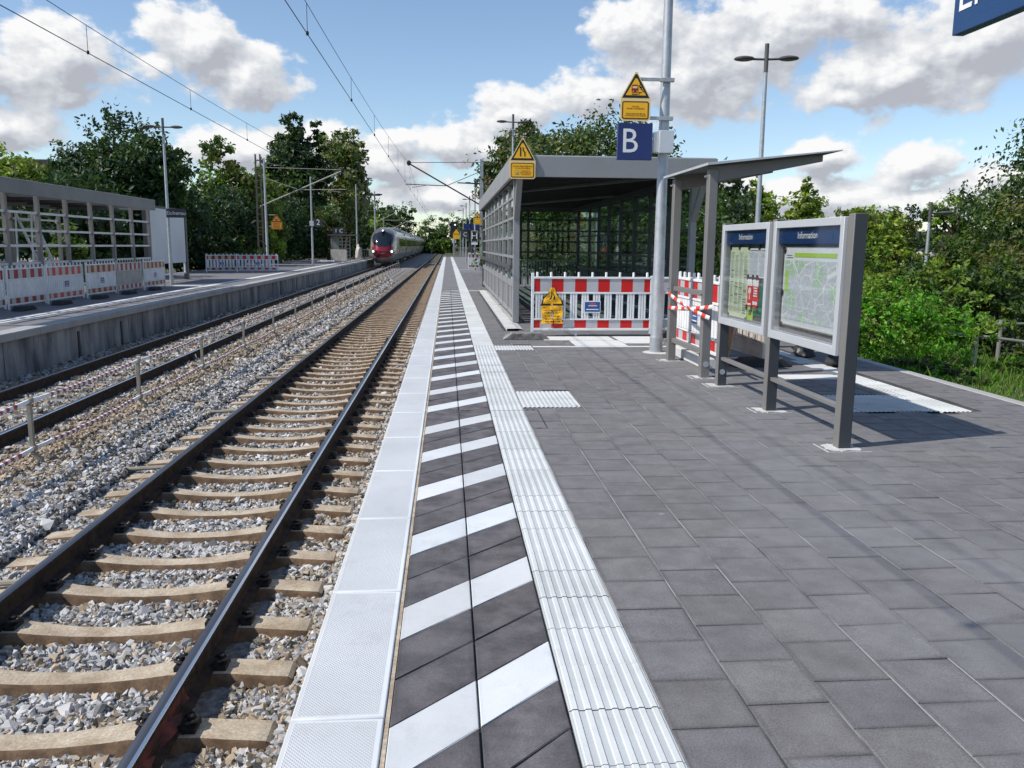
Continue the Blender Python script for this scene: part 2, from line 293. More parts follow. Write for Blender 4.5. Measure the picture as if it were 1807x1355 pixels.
# ------------------------------------------------------------------ mesh helpers
class MB:
    def __init__(s): s.v = []; s.f = []; s.m = []
    def add(s, vs, fs, m=0):
        o = len(s.v); s.v += [tuple(v) for v in vs]; s.f += [tuple(i+o for i in f) for f in fs]
        s.m += ([m]*len(fs) if isinstance(m, int) else list(m)); return s
    def box(s, c, d, m=0, rz=0.0, rx=0.0, ry=0.0):
        hx, hy, hz = d[0]/2, d[1]/2, d[2]/2
        vs = [Vector((sx*hx, sy*hy, sz*hz)) for sz in (-1, 1) for sy in (-1, 1) for sx in (-1, 1)]
        if rz or rx or ry:
            q = Matrix.Rotation(rz, 3, 'Z') @ Matrix.Rotation(ry, 3, 'Y') @ Matrix.Rotation(rx, 3, 'X'); vs = [q @ v for v in vs]
        vs = [v + Vector(c) for v in vs]
        return s.add(vs, [(0, 2, 3, 1), (4, 5, 7, 6), (0, 1, 5, 4), (2, 6, 7, 3), (0, 4, 6, 2), (1, 3, 7, 5)], m)
    def rng(s, x0, x1, y0, y1, z0, z1, m=0): return s.box(((x0+x1)/2, (y0+y1)/2, (z0+z1)/2), (x1-x0, y1-y0, z1-z0), m)
    def bar(s, p, q, w, h, m=0, up=(0, 0, 1), w2=None, h2=None):
        p, q = Vector(p), Vector(q); d = (q-p).normalized(); up = Vector(up)
        if abs(d.dot(up)) > 0.98: up = Vector((0, 1, 0))
        a = d.cross(up).normalized(); b = a.cross(d)
        vs = []
        for c, ww, hh in ((p, w, h), (q, w2 or w, h2 or h)):
            vs += [c - a*ww/2 - b*hh/2, c + a*ww/2 - b*hh/2, c + a*ww/2 + b*hh/2, c - a*ww/2 + b*hh/2]
        return s.add(vs, [(0, 3, 2, 1), (4, 5, 6, 7), (0, 1, 5, 4), (1, 2, 6, 5), (2, 3, 7, 6), (3, 0, 4, 7)], m)
    def path(s, pts, r, n=8, m=0, cap=True, mats=None):
        pts = [Vector(p) for p in pts]; rs = r if isinstance(r, (list, tuple)) else [r]*len(pts)
        d0 = (pts[1]-pts[0]).normalized(); a = d0.cross(Vector((0, 0, 1)))
        if a.length < 0.05: a = d0.cross(Vector((0, 1, 0)))
        a.normalize(); vs = []; fs = []; ms = []
        for i, p in enumerate(pts):
            d = (pts[min(i+1, len(pts)-1)] - pts[max(i-1, 0)]).normalized()
            a = (a - d*a.dot(d)).normalized(); b = d.cross(a)
            vs += [p + (a*math.cos(2*math.pi*k/n) + b*math.sin(2*math.pi*k/n))*rs[i] for k in range(n)]
        for i in range(len(pts)-1):
            for k in range(n):
                fs.append((i*n+k, i*n+(k+1) % n, (i+1)*n+(k+1) % n, (i+1)*n+k)); ms.append(mats[i] if mats else m)
        if cap:
            fs.append(tuple(range(n-1, -1, -1))); fs.append(tuple((len(pts)-1)*n+k for k in range(n))); ms += [m, m]
        return s.add(vs, fs, ms)
    def tube(s, p, q, r, r2=None, n=12, m=0): return s.path([p, q], [r, r2 if r2 is not None else r], n, m)
    def lathe(s, prof, c=(0, 0, 0), n=20, m=0, sx=1.0, sy=1.0):
        vs = [(c[0]+r*math.cos(2*math.pi*k/n)*sx, c[1]+r*math.sin(2*math.pi*k/n)*sy, c[2]+z) for r, z in prof for k in range(n)]
        fs = [(i*n+k, i*n+(k+1) % n, (i+1)*n+(k+1) % n, (i+1)*n+k) for i in range(len(prof)-1) for k in range(n)]
        return s.add(vs, fs, m)
    def prism(s, poly, o, U, V, depth, m=0, mside=None):
        o, U, V = Vector(o), Vector(U), Vector(V); N = U.cross(V).normalized(); n = len(poly)
        vs = [o + U*a + V*b for a, b in poly]; vs += [v - N*depth for v in vs]
        fs = [tuple(range(n)), tuple(range(2*n-1, n-1, -1))] + [(i, i+n, (i+1) % n+n, (i+1) % n) for i in range(n)]
        ms = [m, m if mside is None else mside] + [m if mside is None else mside]*n
        return s.add(vs, fs, ms)
    def build(s, name, mats, parent=None, bevel=0.0, smooth=True, loc=None):
        me = bpy.data.meshes.new(name); me.from_pydata(s.v, [], s.f)
        for k in (mats if isinstance(mats, (list, tuple)) else [mats]): me.materials.append(M[k])
        me.polygons.foreach_set('material_index', s.m); me.update()
        bm = bmesh.new(); bm.from_mesh(me); bmesh.ops.recalc_face_normals(bm, faces=bm.faces); bm.to_mesh(me); bm.free()
        if smooth: me.shade_smooth(); me.set_sharp_from_angle(angle=R(32))
        o = bpy.data.objects.new(name, me); col.objects.link(o)
        if parent: o.parent = parent
        if loc: o.location = loc
        if bevel:
            bv = o.modifiers.new('bevel', 'BEVEL'); bv.width = bevel; bv.segments = 2; bv.limit_method = 'ANGLE'; bv.angle_limit = R(40); bv.harden_normals = False
        return o
def np_obj(name, V, F, mats, cols=None, parent=None, smooth=False, fm=None):
    V = np.asarray(V, np.float32); F = np.asarray(F, np.int32); k = F.shape[1]
    me = bpy.data.meshes.new(name)
    me.vertices.add(len(V)); me.vertices.foreach_set('co', V.ravel())
    me.loops.add(F.size); me.loops.foreach_set('vertex_index', F.ravel())
    me.polygons.add(len(F)); me.polygons.foreach_set('loop_start', np.arange(0, F.size, k, dtype=np.int32)); me.polygons.foreach_set('loop_total', np.full(len(F), k, np.int32))
    for q in (mats if isinstance(mats, (list, tuple)) else [mats]): me.materials.append(M[q])
    if fm is not None: me.polygons.foreach_set('material_index', np.asarray(fm, np.int32))
    if cols is not None:
        a = me.color_attributes.new('col', 'FLOAT_COLOR', 'POINT'); c4 = np.ones((len(V), 4), np.float32); c4[:, :3] = cols; a.data.foreach_set('color', c4.ravel())
    me.update(calc_edges=True)
    me.polygons.foreach_set('use_smooth', np.full(len(F), smooth))
    o = bpy.data.objects.new(name, me); col.objects.link(o)
    if parent: o.parent = parent
    return o
def tag(o, label=None, cat=None, group=None, kind=None):
    for k, v in (('label', label), ('category', cat), ('group', group), ('kind', kind)):
        if v: o[k] = v
    return o
def thing(name, label, cat, loc=(0, 0, 0), rz=0.0, group=None):
    o = bpy.data.objects.new(name, None); col.objects.link(o); o.location = loc; o.rotation_euler = (0, 0, rz); o.empty_display_size = .2
    return tag(o, label, cat, group)
def copy_tree(o, parent=None):
    c = o.copy(); col.objects.link(c); c.parent = parent
    for ch in list(o.children): copy_tree(ch, c)
    return c
def struct(o): o['kind'] = 'structure'; return o
def text(parent, s, size, loc, rot, mk, depth=0.002, align='CENTER', name='lettering', sx=1.0, spacing=1.0):
    cu = bpy.data.curves.new('txt', 'FONT'); cu.body = s; cu.size = size; cu.align_x = align; cu.align_y = 'CENTER'; cu.extrude = depth; cu.resolution_u = 3; cu.space_line = spacing
    tmp = bpy.data.objects.new('txt', cu); me = bpy.data.meshes.new_from_object(tmp); bpy.data.objects.remove(tmp); bpy.data.curves.remove(cu)
    me.materials.clear(); me.materials.append(M[mk]); me.name = name
    o = bpy.data.objects.new(name, me); col.objects.link(o); o.parent = parent; o.location = loc; o.rotation_euler = rot; o.scale = (sx, 1, 1)
    return o
FACE_S = (R(90), 0, 0)            # text facing -Y (towards the camera)
FACE_W = (R(90), 0, R(-90))       # text facing -X
FACE_E = (R(90), 0, R(90))        # text facing +X

# ================================================================== ground, platforms, tracks
TC1 = -2.215                                   # axis of the near track
def TC2(y): return -6.15 - 0.009*y             # axis of the far track
def E2(y): return TC2(y) - 1.66                # edge of the far platform
RT = -0.82                                     # rail top
g = MB()
xs = [-600, -120, -40, -16.5, -14.6, 5.62, 5.75, 7.2, 9, 14, 40, 140, 600]
zs = [-1.6, -1.6, -1.2, -0.9, -1.12, -1.12, -0.16, -0.22, -0.45, -1.2, -1.6, -1.6, -1.6]
ys = [-60, -15, 0, 15, 40, 80, 116, 160, 330, 900, 2200]
vs = [(x_, y_, (z_ if not (y_ > 116 and 5 < x_ < 10) else -1.0)) for y_ in ys for x_, z_ in zip(xs, zs)]
n = len(xs)
fs = [(j*n+i, j*n+i+1, (j+1)*n+i+1, (j+1)*n+i) for j in range(len(ys)-1) for i in range(n-1)]
struct(g.add(vs, fs).build('ground', 'dirt', smooth=False))
# track bed as one sheet with a low hump between the tracks
def bedz(x_, y_):
    z = -1.055
    z += 0.09*np.exp(-((x_+4.35)/0.55)**2)
    z -= np.where(np.abs(x_-TC1) < 1.32, 0.045, 0.0)
    z += np.where(np.abs(x_-TC1) > 0.75, 0.035, 0.0)*np.where(x_ > -1.2, .3, 1)
    z += np.where(x_ < TC2(y_)-1.2, -.02, 0)
    return z
bx = np.linspace(-9.6, -0.56, 60); by = np.concatenate([np.arange(-6, 60, 0.35), np.arange(60, 420, 6)])
XX, YY = np.meshgrid(bx, by); ZZ = bedz(XX, YY) + rng.normal(0, .008, XX.shape); XX = XX - 0.009*np.clip(YY, 0, None)*(XX < -8.5)
nb = len(bx); idx = np.arange((len(by)-1)*nb).reshape(-1, nb)[:, :-1].ravel()
struct(np_obj('track_bed', np.stack([XX, YY, ZZ], -1).reshape(-1, 3), np.stack([idx, idx+1, idx+nb+1, idx+nb], -1), 'bed', smooth=True))

# ---- near platform
p = MB(); p.rng(-0.36, 5.6, -14, 113, -1.12, -0.012); struct(p.build('platform_base', 'joint', smooth=False))
p = MB()
p.rng(-0.44, -0.37, -14, 113, -1.10, -0.13); struct(p.build('platform_wall', 'concrete', smooth=False))
def tiles(name, xa, pitch_x, ncol, ya, pitch_y, nrow, mk, gapx, gapy, z0=0.0, stag=None, ch=0.003, tone=0.085, skip=None, jz=.0008, colf=None, slant=0.0, mkf=None):
    V = []; F = []; C = []; FM = []
    for i in range(ncol):
        so_ = (stag[i % len(stag)] if stag else 0)*pitch_y
        for j in range(nrow):
            x0, x1 = xa+i*pitch_x+gapx/2, xa+(i+1)*pitch_x-gapx/2; y0, y1 = ya+so_+j*pitch_y+gapy/2, ya+so_+(j+1)*pitch_y-gapy/2
            if skip and skip((x0+x1)/2, (y0+y1)/2): continue
            dz = z0 + random.gauss(0, jz); tx, ty = random.gauss(0, jz), random.gauss(0, jz)
            o = len(V); s0, s1 = slant*(x0-xa), slant*(x1-xa)
            rim = .016*random.uniform(.6, 1.5)
            for zz, k in ((-0.02, 0), (-ch, 0), (0, ch), (0, ch+rim)):
                V += [(x0+k, y0+k+s0, dz+zz-tx-ty), (x1-k, y0+k+s1, dz+zz+tx-ty), (x1-k, y1-k+s1, dz+zz+tx+ty), (x0+k, y1-k+s0, dz+zz-tx+ty)]
            mi = mkf(i, j) if mkf else 0
            for a in (0, 4, 8):
                for q in range(4): F.append((o+a+q, o+a+(q+1) % 4, o+a+4+(q+1) % 4, o+a+4+q)); FM.append(mi)
            F.append((o+12, o+13, o+14, o+15)); FM.append(mi)
            t_ = 1 + random.uniform(-tone, tone); w_ = random.uniform(-.012, .012); 
            e0 = [random.uniform(.62, .92) for _ in range(4)] if mi == 0 else [random.uniform(.88, 1) for _ in range(4)]
            for lv in range(4):
                for q in range(4): m_ = t_*(e0[q] if lv < 3 else 1.0); C.append((m_*(1+w_), m_, m_*(1-w_)))
    return struct(np_obj(name, V, F, mk, C, fm=FM))
def inpad(x_, y_):
    return (0.69 < x_ < 1.27 and 7.68 < y_ < 8.56) or (0.69 < x_ < 1.27 and 12.05 < y_ < 12.63) or (1.0 < x_ < 1.33 and 14.9 < y_ < 28) or (0.93 < x_ < 1.03 and 14.7 < y_ < 27.5) or (4.60 < x_ < 4.93 and y_ > 7.3) or (3.75 < x_ < 4.6 and 7.35 < y_ < 8.25)
V = []; F = []
for i in range(18):
    xx = 0.698+i*.2885
    for k in range(120):
        o = len(V); ya, yb = -1.5+k*.41, -1.5+(k+1)*.41; w0 = .0026; V += [(xx-w0, ya, -.0028), (xx+w0, ya, -.0028), (xx+w0, yb, -.0028), (xx-w0, yb, -.0028)]; F.append((o, o+1, o+2, o+3))
struct(np_obj('sand_joint', V, F, 'sand'))
tiles('platform_paving', 0.698, 0.2885, 17, -1.5, 0.2935, 168, 'paver', 0.006, 0.0055, stag=[0.22, 0.64, 0.10, 0.55, 0.02, 0.47, 0.83], skip=inpad)
p = MB(); p.rng(0.70, 5.6, 47.5, 113, -0.011, 0.0); struct(p.build('far_paving', 'paver_far', smooth=False))
# edge slabs, one metre long each, bevelled
p = MB()
for k in range(-6, 113):
    y0 = 0.503+k
    p.rng(-0.508, -0.208, y0+.0025, y0+.9975, -0.13, 0.0)
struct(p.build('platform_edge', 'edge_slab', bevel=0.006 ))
p = MB(); p.rng(-0.206, -0.192, -14, 113, -.02, -.007); struct(p.build('edge_joint', 'sleeper_top', smooth=False))
# hatch: two columns of slanted tiles, white, dark, dark
tiles('hatch_strip', -0.192, 0.2885, 2, -1.41, 0.2963, 102, ['hatch_dark', 'hatch_white'], 0.007, 0.006, stag=[0, 0], slant=0.97, mkf=lambda i, j: 1 if j % 3 == 0 else 0, ch=.003, tone=.1, jz=.0006)
p = MB(); p.rng(-0.19, 0.386, 28.9, 113, -0.011, 0.0); struct(p.build('hatch_far', 'paver_far', smooth=False))
p = MB(); p.rng(-0.19, 0.386, -14, 28.9, -0.016, -0.0115); struct(p.build('hatch_joint', 'joint', smooth=False))
# ribbed tactile tiles
def ribs(name, x0, x1, y0, y1, along_y=True, nr=7, tile=0.297, mk='guide_white', plain=False):
    V = []; F = []; C = []
    L0, L1 = (y0, y1) if along_y else (x0, x1); A0, A1 = (x0, x1) if along_y else (y0, y1)
    prof = [(A0+.002, -.012), (A0+.002, -.002), (A0+.004, 0)]
    if not plain:
        pit = (A1-A0)/nr
        for k in range(nr):
            c0 = A0+(k+.5)*pit; prof += [(c0-.0125, 0), (c0-.0085, .0048), (c0+.0085, .0048), (c0+.0125, 0)]
    prof += [(A1-.004, 0), (A1-.002, -.002), (A1-.002, -.012)]; n_ = len(prof); k = 0
    while L0+k*tile < L1-.02:
        a, b = L0+k*tile+.0018, min(L1, L0+(k+1)*tile)-.0018; o = len(V); dz = random.gauss(0, .0007); t_ = 1+random.uniform(-.07, .04)
        for q in (a, b): V += [((u, q, z+dz) if along_y else (q, u, z+dz)) for u, z in prof]
        for i in range(n_-1): F.append((o+i, o+i+1, o+n_+i+1, o+n_+i) if along_y else (o+i, o+n_+i, o+n_+i+1, o+i+1))
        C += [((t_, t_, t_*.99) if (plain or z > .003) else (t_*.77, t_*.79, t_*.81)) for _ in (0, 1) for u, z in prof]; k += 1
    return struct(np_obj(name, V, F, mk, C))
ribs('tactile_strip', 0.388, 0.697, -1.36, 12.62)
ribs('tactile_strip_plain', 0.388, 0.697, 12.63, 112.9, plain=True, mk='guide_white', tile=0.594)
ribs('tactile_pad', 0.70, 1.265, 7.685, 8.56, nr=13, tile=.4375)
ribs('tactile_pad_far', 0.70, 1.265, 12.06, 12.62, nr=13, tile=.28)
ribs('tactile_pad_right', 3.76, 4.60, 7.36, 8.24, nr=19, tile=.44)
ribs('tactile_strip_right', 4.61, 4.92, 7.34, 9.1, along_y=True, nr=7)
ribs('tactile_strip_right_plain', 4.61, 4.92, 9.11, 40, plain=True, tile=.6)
p = MB(); p.rng(1.28, 4.6, 12.42, 12.53, -.01, .006); p.rng(1.95, 2.75, 12.56, 13.3, -.01, .006); p.rng(2.77, 3.4, 12.9, 13.9, -.01, .006); p.rng(1.55, 2.7, 13.35, 13.9, -.01, .0045)
p.rng(0.70, 1.3, 28.15, 28.35, -.01, .006); p.rng(.7, 1.7, 53, 53.2, -.01, .006); p.rng(3.4, 4.6, 11.1, 11.2, -.01, .006); p.rng(3.9, 4.6, 9.3, 9.62, -.01, .006)
struct(p.build('white_paving_line', 'white_strip', smooth=False))
p = MB(); p.rng(0.935, 1.03, 14.72, 27.4, -.02, -.003); struct(p.build('drain_channel', 'drain', smooth=False))
# pale concrete upstand with a ragged inner edge along the stair shelter
V = []; ny = 90
for k in range(ny+1):
    y_ = 14.95+k*(28.1-14.95)/ny; j = random.gauss(0, .018)
    V += [(1.06, y_, -.01), (1.06, y_, .03), (1.24+j, y_, .035), (1.30+j, y_, .012+abs(j)*.6), (1.36, y_, .004)]
F = [(5*k+i, 5*k+i+1, 5*k+i+6, 5*k+i+5) for k in range(ny) for i in range(4)]
struct(np_obj('upstand_kerb', V, F, 'concrete_pale'))
p = MB(); p.rng(5.605, 5.74, -14, 113, -.3, .004); struct(p.build('platform_kerb', 'slab2', bevel=.01))

p = MB()
for (xa, xb, ya, yb) in ((.09, .098, 6.78, 7.58), (.822, .830, 6.78, 7.58), (.70, .82, 7.572, 7.58), (.70, .82, 6.78, 6.788), (.10, .24, 7.572, 7.58), (.10, .30, 6.78, 6.788)): p.rng(xa, xb, ya, yb, -.003, .0022)
for (xa, xb, ya, yb) in ((.12, .15, 7.56, 7.59), (.17, .19, 7.56, 7.59), (.72, .745, 7.56, 7.59), (.77, .80, 7.56, 7.59), (.13, .17, 6.77, 6.80), (.74, .78, 6.77, 6.80)): p.rng(xa, xb, ya, yb, -.003, .0034)
struct(p.build('access_cover', 'frame_dark', smooth=False))
# ---- far platform (slightly diverging)
def strip2(mb, a0, a1, z0, z1, y0, y1, m=0, ny=1):
    for k in range(ny):
        ya, yb = y0+(y1-y0)*k/ny, y0+(y1-y0)*(k+1)/ny
        vs = [(E2(yy)+a, yy, z) for z in (z0, z1) for yy in (ya, yb) for a in (a0, a1)]
        mb.add(vs, [(0, 2, 3, 1), (4, 5, 7, 6), (0, 1, 5, 4), (2, 6, 7, 3), (0, 4, 6, 2), (1, 3, 7, 5)], m)
p = MB(); strip2(p, -7.2, -0.42, -1.12, -.146, 2, 103); struct(p.build('far_platform_base', 'paver_far', smooth=False))
p = MB()
for k in range(101): strip2(p, -0.40, 0, -.29, -.14, 2+k+.006, 3+k-.006)
struct(p.build('far_platform_edge', 'slab2', bevel=.012))
p = MB()
yk = 2.0
while yk < 103:
    dy = random.choice((0.9, 1.0, 1.0, 1.15)); o_ = random.gauss(0, .008); strip2(p, -0.41, -0.10+o_, -1.2, -.292, yk+.009, yk+dy-.009); yk += dy
strip2(p, -.42, -.14, -1.2, -.293, 2, 103, 1)
for yy in (13.2, 14.6, 18.9, 21.4): strip2(p, -.2, -.085, -1.1, -.42, yy, yy+.09, 2)
struct(p.build('far_platform_wall', ['wall2', 'frame_dark', 'frame_dark'], smooth=False))
p = MB(); strip2(p, -1.45, -1.13, -.15, -.141, 2, 103); strip2(p, -2.6, -1.5, -.15, -.1415, 33.5, 34.1); struct(p.build('far_tactile_strip', 'white_strip', smooth=False))

# ---- rails: foot, web and head in one profile
PR = [(-.075, 0), (.075, 0), (.075, .012), (.018, .030), (.010, .05), (.010, .125), (.034, .135), (.036, .156), (.035, .1625), (.018, .1705), (-.018, .1705), (-.035, .1625), (-.036, .156), (-.034, .135), (-.010, .125), (-.010, .05), (-.018, .030), (-.075, .012)]
def rail(label, xf, y0, y1, group, bright):
    n_ = len(PR); V = []; F = []; ms = []; ysr = [y0, 6, 14, 30, 60, 120, y1] if y0 < 6 else [y0, y1]
    for y_ in ysr: V += [(xf(y_)+a, y_, RT-.1725+b) for a, b in PR]
    for k in range(len(ysr)-1):
        for i in range(n_):
            F.append((k*n_+i, k*n_+(i+1) % n_, (k+1)*n_+(i+1) % n_, (k+1)*n_+i))
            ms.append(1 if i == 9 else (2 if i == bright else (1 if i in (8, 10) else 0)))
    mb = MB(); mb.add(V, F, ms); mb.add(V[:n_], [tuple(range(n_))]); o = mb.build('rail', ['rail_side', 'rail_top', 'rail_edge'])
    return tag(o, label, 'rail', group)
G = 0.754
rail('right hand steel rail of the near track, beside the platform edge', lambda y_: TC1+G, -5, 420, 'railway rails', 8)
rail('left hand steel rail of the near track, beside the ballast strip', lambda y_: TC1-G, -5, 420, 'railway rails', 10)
rail('near rail of the far track, just behind the banded railing', lambda y_: TC2(y_)+G, -5, 420, 'railway rails', 8)
rail('far rail of the far track, under the concrete platform wall', lambda y_: TC2(y_)-G, -5, 420, 'railway rails', 10)
# a red sprayed patch on the web of the near rail
V = []; F = []
for k in range(16):
    y_ = 3.25+.075*k; f = k/15; a, b_ = .045+.02*math.sin(k*1.3), .128-.012*abs(math.sin(k*.9)); V += [(TC1+G+.0115, y_, RT-.1725+a), (TC1+G+.0115, y_, RT-.1725+b_), (TC1+G+.052-.02*math.sin(k), y_, RT-.1725+.0245)]
    if k: o = 3*k; F += [(o-3, o, o+1, o-2), (o-3, o-1, o+2, o)]
sp_ = np_obj('paint_mark', V, F, 'red_spray'); tag(sp_, 'dull red paint sprayed on the web of the right hand rail', 'paint mark')
# ---- sleepers
st = [(-1.295, -.05, .20), (-1.27, -.028, .215), (-1.05, -.012, .21), (-.92, 0, .205), (-.58, 0, .205), (-.45, -.02, .19), (-.25, -.042, .17), (0, -.05, .165)]
st = st + [(-a, b, c_) for a, b, c_ in st[-2::-1]]
def sleeper_mesh():
    V = []; F = []; ms = []
    for a, zt, wd in st:
        V += [(a, -wd/2-.035, -.19), (a, -wd/2-.004, zt-.02), (a, -wd/2+.012, zt), (a, wd/2-.012, zt), (a, wd/2+.004, zt-.02), (a, wd/2+.035, -.19)]
    for k in range(len(st)-1):
        for i in range(5):
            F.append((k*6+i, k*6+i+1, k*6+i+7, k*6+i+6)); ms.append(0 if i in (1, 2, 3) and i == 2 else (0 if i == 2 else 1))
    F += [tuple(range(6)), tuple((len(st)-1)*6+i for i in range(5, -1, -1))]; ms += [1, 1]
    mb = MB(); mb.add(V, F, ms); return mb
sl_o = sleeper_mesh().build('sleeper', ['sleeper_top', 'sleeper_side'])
tag(sl_o, 'tan concrete sleeper bedded in stones under the two rails of the near track', 'sleeper', 'sleepers of the near track')
fm_ = MB()
for s in (-1, 1):
    for o_ in (-1, 1):
        fm_ = MB(); xx = s*G + o_*.115
        fm_.box((xx, 0, .012), (.07, .12, .03)); fm_.path([(xx-o_*.05, -.05, .035), (xx-o_*.01, -.055, .055), (xx+o_*.035, -.02, .05), (xx+o_*.035, .02, .05), (xx-o_*.01, .055, .055), (xx-o_*.05, .05, .035)], .010, 6); fm_.lathe([(0, .075), (.018, .072), (.018, .03)], (xx, 0, 0), 8)
        fm_.build('rail_clip', 'clip', sl_o)
ZS = RT - .1725 - .002
sl_o.location = (TC1, 4.145-3*.6225, ZS)
for k in range(-2, 180):
    if k < 30: c = copy_tree(sl_o)
    else: c = sl_o.copy(); col.objects.link(c)
    c.location = (TC1+random.gauss(0, .008), 4.145+.6225*k+random.gauss(0, .008), ZS+random.gauss(0, .002)); c.rotation_euler.z = random.gauss(0, .004)
first2 = None
for k in range(0, 118):
    c = sl_o.copy(); col.objects.link(c); y_ = 6.3+.6225*k
    c['label'] = 'tan concrete sleeper under the far track, between the banded railing and the far platform'; c['group'] = 'sleepers of the far track'
    c.location = (TC2(y_)+random.gauss(0, .008), y_, ZS+random.gauss(0, .002)); c.rotation_euler.z = .009+random.gauss(0, .004)
# ---- ballast: individual crushed stones
def hull_stone(r):
    from mathutils import noise
    while True:
        bm = bmesh.new()
        for _ in range(10):
            v = Vector((r.normal(), r.normal(), r.normal())).normalized(); v = Vector((v.x*r.uniform(.8, 1.25), v.y*r.uniform(.7, 1.1), v.z*r.uniform(.5, .85))); bm.verts.new(v)
        bmesh.ops.convex_hull(bm, input=bm.verts); bmesh.ops.delete(bm, geom=[v for v in bm.verts if not v.link_faces], context='VERTS')
        bm.verts.index_update(); V = np.array([v.co[:] for v in bm.verts]); F = np.array([[v.index for v in f.verts] for f in bm.faces]); bm.free()
        if len(V) == 10 and len(F) == 16: return V, F
protos = [hull_stone(rng) for _ in range(24)]
PV = np.stack([a for a, _ in protos]); PF = np.stack([b for _, b in protos])
def stones(n_, xr, yr, size, zf=None, ypow=1.0):
    x_ = rng.uniform(*xr, n_); y_ = yr[0] + (yr[1]-yr[0])*rng.uniform(0, 1, n_)**ypow
    return x_, y_, size*np.exp(rng.normal(0, .28, n_))
parts = []
def zone(n_, xr, yr, size, lift=0.02): parts.append((*stones(n_, xr, yr, size), np.full(n_, lift)))
zone(20000, (-1.25, -0.50), (2.2, 13), .027); zone(15000, (-1.25, -.50), (2.2, 7), .027); zone(6500, (-1.25, -0.50), (13, 26), .034)
zone(30000, (-3.05, -1.4), (2.2, 14), .027); zone(30000, (-3.05, -1.4), (2.4, 8), .027); zone(7000, (-3.05, -1.4), (14, 26), .033)
zone(50000, (-5.6, -3.0), (4.2, 16), .029, .02); zone(22000, (-4.3, -3.0), (4.0, 9), .028); zone(20000, (-5.6, -3.0), (16, 34), .038); zone(9000, (-5.6, -3.0), (34, 60), .05)
zone(9000, (-7.1, -5.4), (9, 22), .036); zone(6000, (-7.6, -5.4), (22, 50), .045)
zone(9000, (-8.2, -6.9), (11, 28), .04); zone(5000, (-8.3, -6.9), (28, 60), .05)
X, Y, S, L = (np.concatenate([q[i] for q in parts]) for i in range(4))
d1 = np.abs(((Y-4.145+.31) % .6225)-.31); on1 = (np.abs(X-TC1) < 1.32) & (d1 < .125)
d2 = np.abs(((Y-6.3+.31) % .6225)-.31); on2 = (np.abs(X-TC2(Y)) < 1.32) & (d2 < .125)
r1 = np.minimum(np.abs(X-TC1-G), np.abs(X-TC1+G)) < .07; r2 = np.minimum(np.abs(X-TC2(Y)-G), np.abs(X-TC2(Y)+G)) < .085
ok = ~(on1 | on2 | r1 | r2) & (X > E2(Y)-.09); X, Y, S = X[ok], Y[ok], S[ok]
pile = rng.uniform(-.012, .032, len(X)) + np.where((X < -3.55) & (X > -5.3), rng.uniform(0, .035, len(X)), 0)
Z = bedz(X, Y) + pile
d1 = d1[ok]; near_sl = (np.abs(X-TC1) < 1.25)
Z -= np.where(near_sl, .004, 0)
k = rng.integers(0, 24, len(X)); A = PV[k]
q = rng.normal(size=(len(X), 4)); q /= np.linalg.norm(q, axis=1, keepdims=True); q[:, 1:3] *= .35; q /= np.linalg.norm(q, axis=1, keepdims=True)
w_, x_, y_, z_ = q.T
RM = np.stack([np.stack([1-2*(y_*y_+z_*z_), 2*(x_*y_-z_*w_), 2*(x_*z_+y_*w_)], -1), np.stack([2*(x_*y_+z_*w_), 1-2*(x_*x_+z_*z_), 2*(y_*z_-x_*w_)], -1), np.stack([2*(x_*z_-y_*w_), 2*(y_*z_+x_*w_), 1-2*(x_*x_+y_*y_)], -1)], 1)
A = np.einsum('nij,nkj->nki', RM, A)*S[:, None, None] + np.stack([X, Y, Z], -1)[:, None, :]
FF = PF[k] + (np.arange(len(X))*10)[:, None, None]
u = rng.uniform(0, 1, len(X)); brown = np.clip(np.exp(-((X+4.75)/.55)**2)*.9 + .17, 0, .9)
brown = np.where((X > -1.35), .42, brown); brown = np.where(near_sl & (d1 < .20) & (np.abs(np.abs(X-TC1)-G) < .45), .55, brown)
brown = np.where((Y > 13) & near_sl, np.clip(.15+(Y-13)*.06, 0, .85), brown); brown = np.where(X < -5.2, .5, brown)
isb = rng.uniform(0, 1, len(X)) < brown
gv = np.where(u < .16, rng.uniform(.06, .14, len(X)), np.where(u < .42, rng.uniform(.26, .40, len(X)), rng.uniform(.40, .62, len(X))))
C = np.stack([gv*1.0, gv*.995, gv*.985], -1); bv = rng.uniform(.12, .52, len(X)); Cb = np.stack([bv, bv*.80, bv*.57], -1); C = np.where(isb[:, None], Cb, C)
tag(np_obj('ballast', A.reshape(-1, 3), FF.reshape(-1, 3), 'stone', np.repeat(C, 10, axis=0)), 'crushed grey and brown ballast stones around the tracks', 'ballast', kind='stuff')
# ================================================================== stair shelter on the near platform
def stair_shelter(name, label, x0, x1, y0, y1, ztop, zf, zb, side_open, fascia_over, mull_y, zr, full=True):
    """x0/x1 wall planes, y0/y1 ends"""
    t = thing(name, label, 'shelter', ((x0+x1)/2, (y0+y1)/2, zb)); L = Vector(t.location)
    def B(mb, nm, mt, bev=0.0, par=t):
        return mb.build(nm, mt, par, bevel=bev, loc=(-L if par is t else None))
    return t, B
